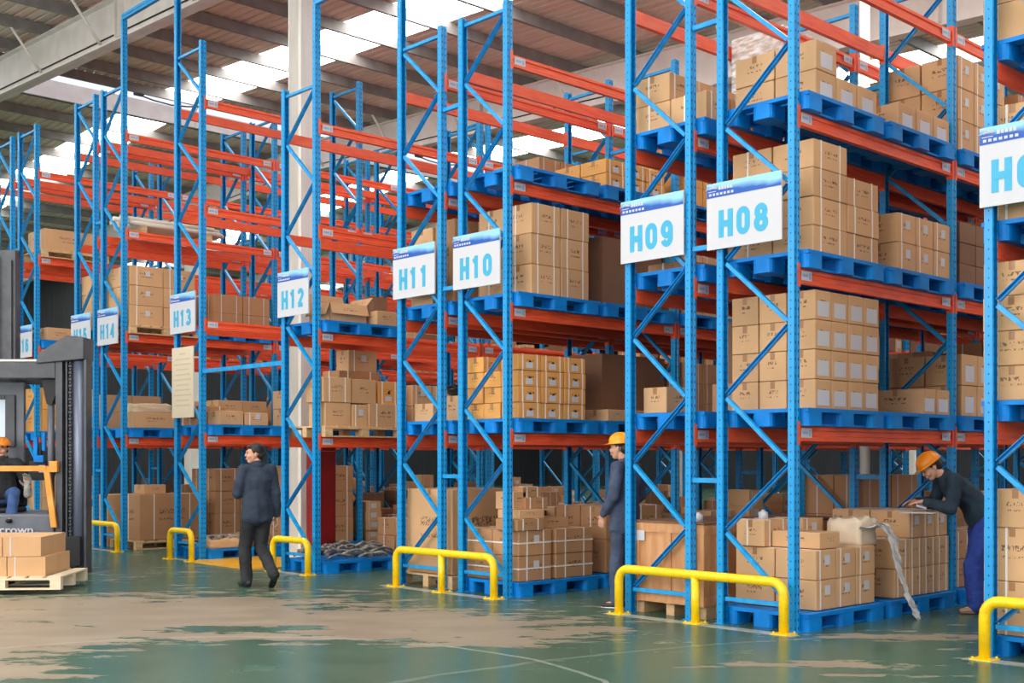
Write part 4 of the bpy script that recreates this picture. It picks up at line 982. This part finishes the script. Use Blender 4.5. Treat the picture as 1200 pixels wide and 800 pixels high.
def remesh(bm, name, m, vox, smooth=3, disp=0.0, dscale=9.0, seed=0):
    vs_, fs_, off = [], [], 0
    for mm, sub in bm.m:
        V, F = sphere_arrays(sub); A = np.array(mm); vs_.append(V @ A[:3, :3].T + A[:3, 3]); fs_.append(F + off); off += len(V)
    me = bpy.data.meshes.new(name); me.from_pydata(np.concatenate(vs_).tolist(), [], np.concatenate(fs_).tolist())
    o = bpy.data.objects.new(name, me); C.objects.link(o)
    r = o.modifiers.new('r', 'REMESH'); r.mode = 'VOXEL'; r.voxel_size = vox; r.use_smooth_shade = True
    s = o.modifiers.new('s', 'SMOOTH'); s.factor = 0.5; s.iterations = smooth
    if disp:
        for ds, k in ((1.0 / dscale, 1.0), (0.05, 0.6)):
            tx = bpy.data.textures.new('folds', 'CLOUDS'); tx.noise_scale = ds * 1.4; tx.noise_depth = 1
            d = o.modifiers.new('d', 'DISPLACE'); d.texture = tx; d.strength = disp * 2.2 * k; d.mid_level = 0.5; d.texture_coords = 'LOCAL'
    dg = bpy.context.evaluated_depsgraph_get()
    out = bpy.data.meshes.new_from_object(o.evaluated_get(dg)); bpy.data.objects.remove(o)
    out.materials.clear(); out.materials.append(m)
    out.polygons.foreach_set('use_smooth', [True] * len(out.polygons))
    return out
def axes(fwd, up):
    u = Vector(up).normalized(); f = Vector(fwd); f = (f - u * f.dot(u)).normalized(); l = u.cross(f)
    return Matrix((f, l, u)).transposed()      # columns: forward, left, up
def torso(bm, pts, R, grow=0.0):
    """pts: (centre, half depth, half width, frame)"""
    for (a, b) in zip(pts[:-1], pts[1:]):
        n = 6
        for i in range(n + 1):
            t = i / n; c = Vector(a[0]).lerp(Vector(b[0]), t); d = a[1] + (b[1] - a[1]) * t + grow; w = a[2] + (b[2] - a[2]) * t + grow
            q = a[3].to_quaternion().slerp(b[3].to_quaternion(), t).to_matrix(); ball(bm, c, (d, w, 0.07 + grow), q)
def hand(bm, w, d, palm, thumb_side, curl=0.5, s=1.0):
    """w wrist point, d direction towards the fingers, palm normal, thumb_side direction"""
    d = Vector(d).normalized(); n = Vector(palm); n = (n - d * n.dot(d)).normalized(); t = Vector(thumb_side); t = (t - d * t.dot(d) - n * t.dot(n)).normalized()
    w = Vector(w); limb(bm, [w, w + d * 0.03 * s], [0.026 * s, 0.024 * s])
    for k in (-1.0, -0.33, 0.33, 1.0): limb(bm, [w + d * 0.02 * s, w + d * 0.085 * s + t * k * 0.03 * s], [0.016 * s, 0.014 * s])
    for k, L in zip((1.0, 0.33, -0.33, -1.0), (0.072, 0.082, 0.076, 0.058)):
        p = w + d * 0.088 * s + t * k * 0.031 * s; pts = [p]; dd = d.copy()
        for seg, cc in ((0.45, 0.45), (0.32, 0.7), (0.23, 0.6)):
            dd = (dd + n * curl * cc).normalized(); p = p + dd * L * seg * s; pts.append(p)
        limb(bm, pts, [0.0098 * s, 0.009 * s, 0.0085 * s, 0.0075 * s])
    p = w + d * 0.03 * s + t * 0.026 * s
    limb(bm, [p, p + (d * 0.5 + t * 0.8 + n * 0.3).normalized() * 0.038 * s, p + (d * 0.9 + t * 0.75 + n * 0.55).normalized() * 0.07 * s], [0.0125 * s, 0.011 * s, 0.009 * s])
M['skin'] = noisy('skin', lin(206, 150, 122), lin(216, 164, 138), 0.5, 12)
M['hair'] = noisy('black_hair', lin(20, 17, 16), lin(40, 34, 30), 0.55, 40)
M['eye'] = mat('dark_eyes', lin(30, 20, 18), 0.3)[0]
M['lip'] = mat('lips', lin(160, 92, 80), 0.5)[0]
M['helmet_o'] = mat('orange_helmet', lin(240, 140, 20), 0.3)[0]
M['helmet_y'] = mat('yellow_orange_helmet', lin(244, 166, 12), 0.3)[0]
def person(name_label, loc, th, J, cloth, helmet=None, baggy=0.0):
    r = empty('person', loc, th); tag(r, name_label, 'person', 'people in the warehouse')
    V = {k: Vector(v) for k, v in J.items() if isinstance(v, tuple) and len(v) == 3}
    # frames
    def fr(f, u): return axes(f, u)
    sh_mid = (V['sl'] + V['sr']) / 2; hp_mid = (V['hl'] + V['hr']) / 2; up = (sh_mid - hp_mid).normalized()
    lat = (V['sl'] - V['sr']).normalized(); fch = lat.cross(up); Fc = fr(fch, up)
    lath = (V['hl'] - V['hr']).normalized(); fph = lath.cross(up); Fp = fr(fph, up)
    mid = hp_mid.lerp(sh_mid, 0.5); mid = mid - Fc.col[0] * J.get('arch', 0.0)
    T = [(hp_mid - up * 0.02, 0.105, 0.155, Fp), (hp_mid + up * 0.1, 0.10, 0.145, Fp), (mid, 0.10, 0.135, Fc), (hp_mid.lerp(sh_mid, 0.78) , 0.115, 0.155, Fc), (sh_mid - up * 0.03, 0.085, 0.15, Fc)]
    hd = V['head']; H = axes(J['face'], J['hup'])
    body = Blob(); torso(body, T, None, -0.012)
    nk = sh_mid + up * 0.03; limb(body, [sh_mid, nk, hd - H.col[2] * 0.07 - H.col[0] * 0.02], [0.07, 0.058, 0.054])
    for s in ('l', 'r'):
        limb(body, [V['s' + s], V['e' + s], V['w' + s]], [0.055, 0.042, 0.028]); limb(body, [V['h' + s], V['k' + s], V['a' + s]], [0.085, 0.056, 0.03])
        ball(body, V['a' + s] + Vector(V['t' + s]) * 0.06 - Vector((0, 0, 0.03)), (0.07, 0.026, 0.02), axes(V['t' + s], (0, 0, 1)))
        sgn = 1 if s == 'l' else -1
        dd = Vector(J['d' + s]); hand(body, V['w' + s], dd, J['p' + s], J['q' + s], J.get('curl', 0.5), J.get('hs', 1.0))
    # head: skull, face, jaw, nose, brow, ears
    def hp(f, l, u): return hd + (H.col[0] * f + H.col[1] * l + H.col[2] * u) * 1.1
    _ball, _limb = ball, limb
    ball(body, hp(-0.012, 0, 0.035), (0.096, 0.074, 0.085), H, 3); ball(body, hp(0.025, 0, -0.02), (0.068, 0.062, 0.085), H, 3); ball(body, hp(0.045, 0, -0.075), (0.04, 0.042, 0.032), H)
    limb(body, [hp(0.082, 0, 0.022), hp(0.098, 0, -0.016)], [0.008, 0.0125]); ball(body, hp(0.082, 0, 0.03), (0.014, 0.045, 0.012), H)
    ball(body, hp(0.088, 0, -0.052), (0.012, 0.024, 0.012), H)
    for s in (1, -1):
        ball(body, hp(-0.005, s * 0.073, -0.004), (0.018, 0.010, 0.032), H); ball(body, hp(0.062, s * 0.038, -0.025), (0.03, 0.022, 0.026), H)
    put('body', remesh(body, 'body', M['skin'], 0.0065, 2), r)
    ey = bmesh.new()
    for s in (1, -1): ball(ey, hp(0.084, s * 0.031, 0.008), (0.006, 0.014, 0.0055), H); ball(ey, hp(0.088, s * 0.033, 0.028), (0.006, 0.02, 0.004), H)
    put('eyes_and_brows', mesh_of(ey, 'eyes', M['eye']), r)
    mo = bmesh.new(); ball(mo, hp(0.097, 0, -0.052), (0.006, 0.022, 0.005), H); put('mouth', mesh_of(mo, 'mouth', M['lip']), r)
    ha = Blob()
    ball(ha, hp(-0.022, 0, 0.05), (0.098, 0.081, 0.082), H, 3); ball(ha, hp(-0.055, 0, 0.0), (0.06, 0.07, 0.075), H, 3); ball(ha, hp(0.045, 0, 0.082), (0.045, 0.058, 0.032), H)
    for s in (1, -1): ball(ha, hp(0.0, s * 0.066, 0.03), (0.03, 0.014, 0.03), H)
    put('hair', remesh(ha, 'hair', M['hair'], 0.009, 2, 0.004, 30), r)
    # jacket
    ja = Blob(); g = 0.032; T2 = list(T); T2[0] = (hp_mid + up * J.get('hem', -0.04), 0.125, 0.178, Fp); T2[1] = (hp_mid + up * 0.1, 0.125, 0.165, Fp)
    torso(ja, T2, None, g)
    limb(ja, [V['sl'] - Fc.col[1] * 0.01, V['sr'] + Fc.col[1] * 0.01], [0.078, 0.078])
    for s in ('l', 'r'):
        limb(ja, [V['s' + s], V['e' + s], V['e' + s].lerp(V['w' + s], 0.93)], [0.080, 0.066, 0.050])
        ball(ja, V['e' + s].lerp(V['w' + s], 0.93), (0.048, 0.048, 0.048))
    limb(ja, [nk - up * 0.04, nk + up * 0.035], [0.085, 0.068])
    put('jacket', remesh(ja, 'jacket', cloth['jacket'], 0.011, 3, 0.010, 8, 3), r)
    # collar
    co = bmesh.new(); cc = nk + up * 0.035; n = 20; ring = []
    for zz, rr in ((0, 0.074), (0.035, 0.07), (0.03, 0.078), (-0.01, 0.086)): ring.append([co.verts.new(cc + up * zz + Fc.col[0] * math.cos(2 * PI * i / n) * rr + Fc.col[1] * math.sin(2 * PI * i / n) * rr * 0.95) for i in range(n)])
    for a_, b_ in zip(ring[:-1], ring[1:]):
        for i in range(n): f = co.faces.new((a_[i], a_[(i + 1) % n], b_[(i + 1) % n], b_[i])); f.smooth = True
    put('collar', mesh_of(co, 'collar', cloth['jacket']), r)
    tr = Blob(); torso(tr, [(hp_mid - up * 0.06, 0.115, 0.165, Fp), (hp_mid + up * 0.06, 0.115, 0.158, Fp)], None, 0.008)
    for s in ('l', 'r'):
        a = V['a' + s]; limb(tr, [V['h' + s], V['k' + s], a + Vector((0, 0, 0.0))], [0.106 + baggy, 0.082 + baggy, 0.074 + baggy])
    put('trousers', remesh(tr, 'trousers', cloth['trousers'], 0.011, 3, 0.011, 7, 9), r)
    for s in ('l', 'r'):
        sh = Blob(); a = V['a' + s]; t = Vector(V['t' + s]); F = axes(t, (t.cross(Vector((0, 1, 0))) * -1) if abs(t.z) > 0.3 else (0, 0, 1))
        ball(sh, a - Vector((0, 0, 0.035)) - t * 0.02, (0.068, 0.046, 0.055), F); ball(sh, a - Vector((0, 0, 0.05)) + t * 0.07, (0.09, 0.046, 0.032), F); ball(sh, a - Vector((0, 0, 0.052)) + t * 0.13, (0.05, 0.042, 0.026), F)
        so = put('shoe', remesh(sh, 'shoe', cloth['shoe'], 0.008, 1), r)
        sl = bmesh.new(); ball(sl, a - Vector((0, 0, 0.073)) + t * 0.05, (0.135, 0.047, 0.012), F); put('sole', mesh_of(sl, 'sole', cloth['sole']), so)
    if helmet:
        he = bmesh.new(); HR = (0.128, 0.108, 0.105); c0 = hp(-0.01, 0, 0.052)
        ball(he, c0, HR, H, 4)
        for v in list(he.verts):
            if (v.co - c0).dot(H.col[2]) < -0.004: he.verts.remove(v)
        for sg in (-0.03, 0, 0.03):
            pts = [c0 + H.col[0] * math.cos(t) * (HR[0] + 0.001) * math.sqrt(1 - (sg / HR[1]) ** 2) + H.col[1] * sg + H.col[2] * math.sin(t) * (HR[2] + 0.001) for t in [0.3 + 0.25 * i for i in range(11)]]
            tube(he, pts, 0.006, 6)
        n = 36; R1 = []; R2 = []; R3 = []
        for i in range(n):
            t = 2 * PI * i / n; fw = math.cos(t); ext = 0.014 + (0.05 if fw > 0 else 0.008) * max(0, fw) ** 1.5
            d1 = H.col[0] * math.cos(t) * HR[0] + H.col[1] * math.sin(t) * HR[1]; d2 = H.col[0] * math.cos(t) * (HR[0] + ext) + H.col[1] * math.sin(t) * (HR[1] + 0.012)
            R1.append(he.verts.new(c0 + d1)); R2.append(he.verts.new(c0 + d2 - H.col[2] * 0.012)); R3.append(he.verts.new(c0 + d1 * 0.97 - H.col[2] * 0.006))
        for i in range(n):
            k = (i + 1) % n
            for q in ((R1[i], R1[k], R2[k], R2[i]), (R2[i], R2[k], R3[k], R3[i])): f = he.faces.new(q); f.smooth = True
        for f in he.faces: f.smooth = True
        put('safety_helmet', mesh_of(he, 'helmet', helmet), r)
    return r
def cloth(n, a, b): return noisy(n, a, b, 0.85, 9, bump=0.25)
navy = cloth('dark_navy_cloth', lin(36, 46, 62), lin(48, 60, 78)); black = cloth('black_cloth', lin(30, 31, 34), lin(46, 47, 50))
slate = cloth('slate_blue_overall_cloth', lin(54, 64, 88), lin(68, 80, 104)); dkgreen = cloth('dark_teal_black_cloth', lin(24, 42, 56), lin(36, 56, 70))
royal = cloth('royal_blue_cloth', lin(28, 52, 128), lin(40, 68, 150)); jeans = cloth('blue_denim', lin(52, 78, 128), lin(70, 98, 150))
tan = mat('tan_shoe_leather', lin(168, 132, 108), 0.6)[0]; blk = mat('black_shoe', lin(30, 30, 32), 0.5)[0]; wsole = mat('white_sole', lin(226, 226, 222), 0.6)[0]
# walking man seen from behind
th1 = math.atan2(0.994, 0.112)
person('man in dark navy jacket walking away, looking back over his shoulder', (7.74, 12.70, 0), th1,
       dict(hl=(0, 0.09, 0.90), hr=(0, -0.09, 0.90), kl=(0.16, 0.09, 0.49), kr=(0.10, -0.09, 0.48), al=(0.10, 0.09, 0.085), ar=(-0.27, -0.09, 0.17), tl=(1, 0.1, 0), tr=(0.7, -0.1, -0.65),
            sl=(0.02, 0.165, 1.41), sr=(-0.02, -0.165, 1.41), el=(0.06, 0.235, 1.13), er=(-0.06, -0.215, 1.13), wl=(0.24, 0.12, 1.12), wr=(-0.02, -0.25, 0.86),
            dl=(0.8, -0.5, 0.1), dr=(0.15, -0.05, -1), pl=(0, -0.5, -1), pr=(0.2, 1, 0), ql=(0.2, 0, 1), qr=(1, 0, 0), head=(0.03, 0.02, 1.605), face=(0.35, 1, -0.02), hup=(0, 0, 1), hem=-0.06),
       dict(jacket=navy, trousers=black, shoe=blk, sole=M['black']))
# standing man with yellow helmet behind the upright
f2 = Vector((-0.728, 0.686, 0)); th2 = math.atan2(f2.y, f2.x) - 0.5
person('man in slate blue overalls and yellow helmet standing behind the H09 upright', world(1.17, 12.52), th2,
       dict(hl=(0, 0.09, 0.92), hr=(0, -0.09, 0.92), kl=(0.04, 0.10, 0.49), kr=(0.0, -0.10, 0.49), al=(0.03, 0.11, 0.085), ar=(-0.05, -0.11, 0.085), tl=(1, 0.15, 0), tr=(1, -0.2, 0),
            sl=(0, 0.175, 1.45), sr=(-0.04, -0.175, 1.45), el=(0.02, 0.235, 1.17), er=(-0.08, -0.24, 1.17), wl=(0.17, 0.17, 0.97), wr=(0.10, -0.2, 0.98),
            dl=(0.3, -0.2, -1), dr=(0.3, 0.1, -1), pl=(-0.2, -1, 0), pr=(0, 1, 0), ql=(1, 0, 0), qr=(1, 0, 0), head=(0.05, 0.0, 1.66), face=(1, 0.05, -0.08), hup=(0.05, 0, 1), hem=-0.10),
       dict(jacket=slate, trousers=slate, shoe=blk, sole=wsole), M['helmet_y'])
# bending worker writing on the cartons
f3 = Vector((-0.70, 0.71, 0)); th3 = math.atan2(f3.y, f3.x)
person('man in dark jacket and orange helmet bending over cartons to write', world(4.68, 12.22), th3,
       dict(hl=(-0.12, 0.11, 0.92), hr=(-0.12, -0.11, 0.92), kl=(0.04, 0.13, 0.49), kr=(-0.08, -0.13, 0.49), al=(0.02, 0.16, 0.085), ar=(-0.18, -0.14, 0.085), tl=(1, 0.15, 0), tr=(1, -0.2, 0),
            sl=(0.24, 0.19, 1.33), sr=(0.24, -0.19, 1.33), el=(0.30, 0.26, 1.05), er=(0.32, -0.26, 1.08), wl=(0.52, 0.12, 1.12), wr=(0.54, -0.10, 1.12),
            dl=(0.9, -0.3, -0.05), dr=(0.95, 0.2, -0.1), pl=(0, -0.3, -1), pr=(0, 0.3, -1), ql=(0.3, -1, 0), qr=(0.3, 1, 0), head=(0.42, 0.0, 1.46), face=(0.80, 0.05, -0.60), hup=(0.60, 0, 0.80), hem=-0.06, arch=0.04),
       dict(jacket=dkgreen, trousers=royal, shoe=tan, sole=tan), M['helmet_o'], 0.02)
# paper and clipboard on the cartons
pz = 1.02
pb = put('clipboard', BOXM(0.24, 0.32, 0.006, M['white']), None, world(4.05, 11.98, 1.012), (0, 0, 0.3)); tag(pb, 'white papers on a clipboard lying on the cartons before the bending worker', 'clipboard')
bm = bmesh.new(); bx(bm, -0.07, 0.07, -0.05, 0.05, 0, 0.012); pp = put('notepad', mesh_of(bm, 'pad', M['white'], 0.002), None, world(4.13, 12.15, 1.075), (0.3, -0.25, 0.5)); tag(pp, 'small white pad held in the bending worker hands', 'notepad')
# driver seated in the truck, cut by the frame
th4 = math.atan2(-FW.y, -FW.x)
dp = person('lift truck driver in dark top, jeans and orange helmet behind the bar', world(-7.14, 16.92, 0.16), th4,
       dict(hl=(0, 0.10, 0.88), hr=(0, -0.10, 0.88), kl=(0.33, 0.28, 0.92), kr=(0.33, -0.16, 0.92), al=(0.42, 0.28, 0.60), ar=(0.42, -0.16, 0.60), tl=(1, 0.1, 0), tr=(1, -0.1, 0),
            sl=(0.04, 0.20, 1.33), sr=(0.04, -0.20, 1.33), el=(0.06, 0.33, 1.05), er=(0.10, -0.30, 1.10), wl=(0.26, 0.44, 0.98), wr=(0.34, -0.2, 1.15),
            dl=(0.1, 0.0, 1), dr=(1, 0, 0), pl=(1, 0, 0), pr=(0, 0, -1), ql=(0, -1, 0), qr=(0, 1, 0), head=(0.06, 0.0, 1.53), face=(1, 0.1, 0.0), hup=(0, 0, 1), hem=0.0, curl=0.8),
       dict(jacket=black, trousers=jeans, shoe=blk, sole=M['black']), M['helmet_o'])
gl = Blob(); hand(gl, (0.26, 0.44, 0.98), (0.1, 0, 1), (1, 0, 0), (0, -1, 0), 0.8, 1.4); limb(gl, [(0.24, 0.43, 0.90), (0.26, 0.44, 0.98)], [0.06, 0.055])
put('work_glove', remesh(gl, 'glove', cloth('grey_glove_knit', lin(188, 184, 174), lin(150, 148, 140)), 0.008, 2), dp)
# ---- film trailing off the H08 floor pallet, and small things
def film(lab):
    bm = bmesh.new(); N, K = 26, 8; rows = []
    path = [(10.42, 6.12, 0.88), (10.58, 6.0, 0.93), (10.70, 5.97, 0.80), (10.72, 5.93, 0.55), (10.78, 5.88, 0.30), (10.84, 5.82, 0.10), (10.86, 5.78, 0.012)]
    wid = [0.30, 0.34, 0.22, 0.15, 0.13, 0.16, 0.20]
    for i in range(N + 1):
        t = i / N * (len(path) - 1); a = min(int(t), len(path) - 2); f = t - a; p = Vector(path[a]).lerp(Vector(path[a + 1]), f); w = wid[a] + (wid[a + 1] - wid[a]) * f
        rows.append([bm.verts.new(p + Vector((1, 0.25, 0)) * w * (k / K - 0.5) + Vector((0.3, 1, 0.3)) * 0.09 * noise.noise(Vector((i * 0.6, k * 0.9, 0)))) for k in range(K + 1)])
    for i in range(N):
        for k in range(K): f = bm.faces.new((rows[i][k], rows[i][k + 1], rows[i + 1][k + 1], rows[i + 1][k])); f.smooth = True
    o = put('plastic_film', mesh_of(bm, 'film', mat('hanging_film', (0.86, 0.85, 0.83, 1), 0.2)[0])); o.data.materials[0].node_tree.nodes['Principled BSDF'].inputs['Alpha'].default_value = 0.62; s = o.modifiers.new('s', 'SOLIDIFY'); s.thickness = 0.004; tag(o, lab, 'wrap')
z8tub = Z0 + 0.55 + 0.152
film('loose clear plastic film trailing to the floor between the H08 floor pallets')
parcel(10.52, 6.3, 0.712, (0.30, 0.36, 0.26), mat('pale_bag', lin(232, 212, 184), 0.35)[0], 'pale bulging bag on top of the H08 floor cartons beside the film', 'bag')
def small(nm, u, v, z, d, m, lab, cat): o = put(nm, BOXM(d[0], d[1], d[2], m, 0.003), None, (u, v, z)); tag(o, lab, cat); return o
bm = bmesh.new(); tube(bm, [(0, 0, 0), (0, 0, 0.07), (0, 0, 0.075), (0, 0, 0.09)], [0.045, 0.045, 0.02, 0.02], 14); o = put('plastic_tub', mesh_of(bm, 'tub', M['white']), None, (9.45, 7.35, 0.932)); tag(o, 'small white tub standing on the plywood crate behind H09', 'tub')
o = put('plastic_tub', o.data, None, (9.66, 6.74, z8tub + 0.106)); tag(o, 'small white tub standing on the strapped carton beside the H08 upright', 'tub')
# black cable coil on the H11 shelf
bm = bmesh.new()
for k in range(7):
    R = 0.13 + 0.02 * (k % 3); tube(bm, [(R * math.cos(t) + 0.02 * k * (-1) ** k, R * 0.8 * math.sin(t), 0.02 + 0.02 * k + 0.01 * math.sin(3 * t)) for t in [i * 2 * PI / 16 for i in range(17)]], 0.014, 6)
o = put('cable_coil', mesh_of(bm, 'coil', M['black']), None, (9.62, 11.12, deck(1) + Z0 + 0.30)); tag(o, 'coil of black cable on a pale carton, H11 first shelf', 'cable')
# building's thin standpipe behind H09
bm = bmesh.new(); tube(bm, [(15.2, 8.9, 0), (15.2, 8.9, 9.5)], 0.07, 12); o = put('building_column_pipe', mesh_of(bm, 'pipe', M['whitepaint'])); tag(o, kind='structure')

# ---- the remaining cartons, joined per material

PLAIN = {'kraft': make_card('kraft_cardboard_plain', lin(200, 154, 108), lin(214, 170, 124), False), 'brown': make_card('brown_cardboard_plain', lin(170, 122, 84), lin(188, 140, 98), False),
         'orangecard': make_card('golden_cardboard_plain', lin(218, 150, 76), lin(230, 168, 94), False), 'darkcard': M['darkcard']}
bm = bmesh.new(); mats_ = []
for mk, lst in BULK.items():
    mi = len(mats_); mats_.append(PLAIN[mk])
    for (u, v, z, d, rz, st, lb) in lst:
        c, s = math.cos(rz), math.sin(rz); a, b, h = d[0] / 2, d[1] / 2, d[2]
        vv = bx(bm, -a, a, -b, b, 0, h, mi); nv = list(vv)
        if st in ('v1', 'v2', 'x'):
            for q in ((-0.28, 0.28) if st != 'v1' else (-0.3,)):
                nv += bx(bm, q * 2 * a - 0.007, q * 2 * a + 0.007, -b - 0.002, b + 0.002, 0.002, h + 0.002, len(BULK))
            if st == 'v2': nv += bx(bm, -a - 0.002, a + 0.002, 0.1 * b, 0.1 * b + 0.014, 0.002, h + 0.002, len(BULK))
        if lb: nv += bx(bm, -0.06, 0.06, -b - 0.003, -b, h * 0.3, h * 0.3 + min(0.12, h * .5), len(BULK))
        for w in nv: x, y, zz = w.co; w.co = (u + x * c - y * s, v + x * s + y * c, z + zz)
o = put('carton_mass', mesh_of(bm, 'mass', mats_ + [M['white']]))
tag(o, 'the many further cartons stacked deeper in the racks', 'boxes', None, 'stuff')
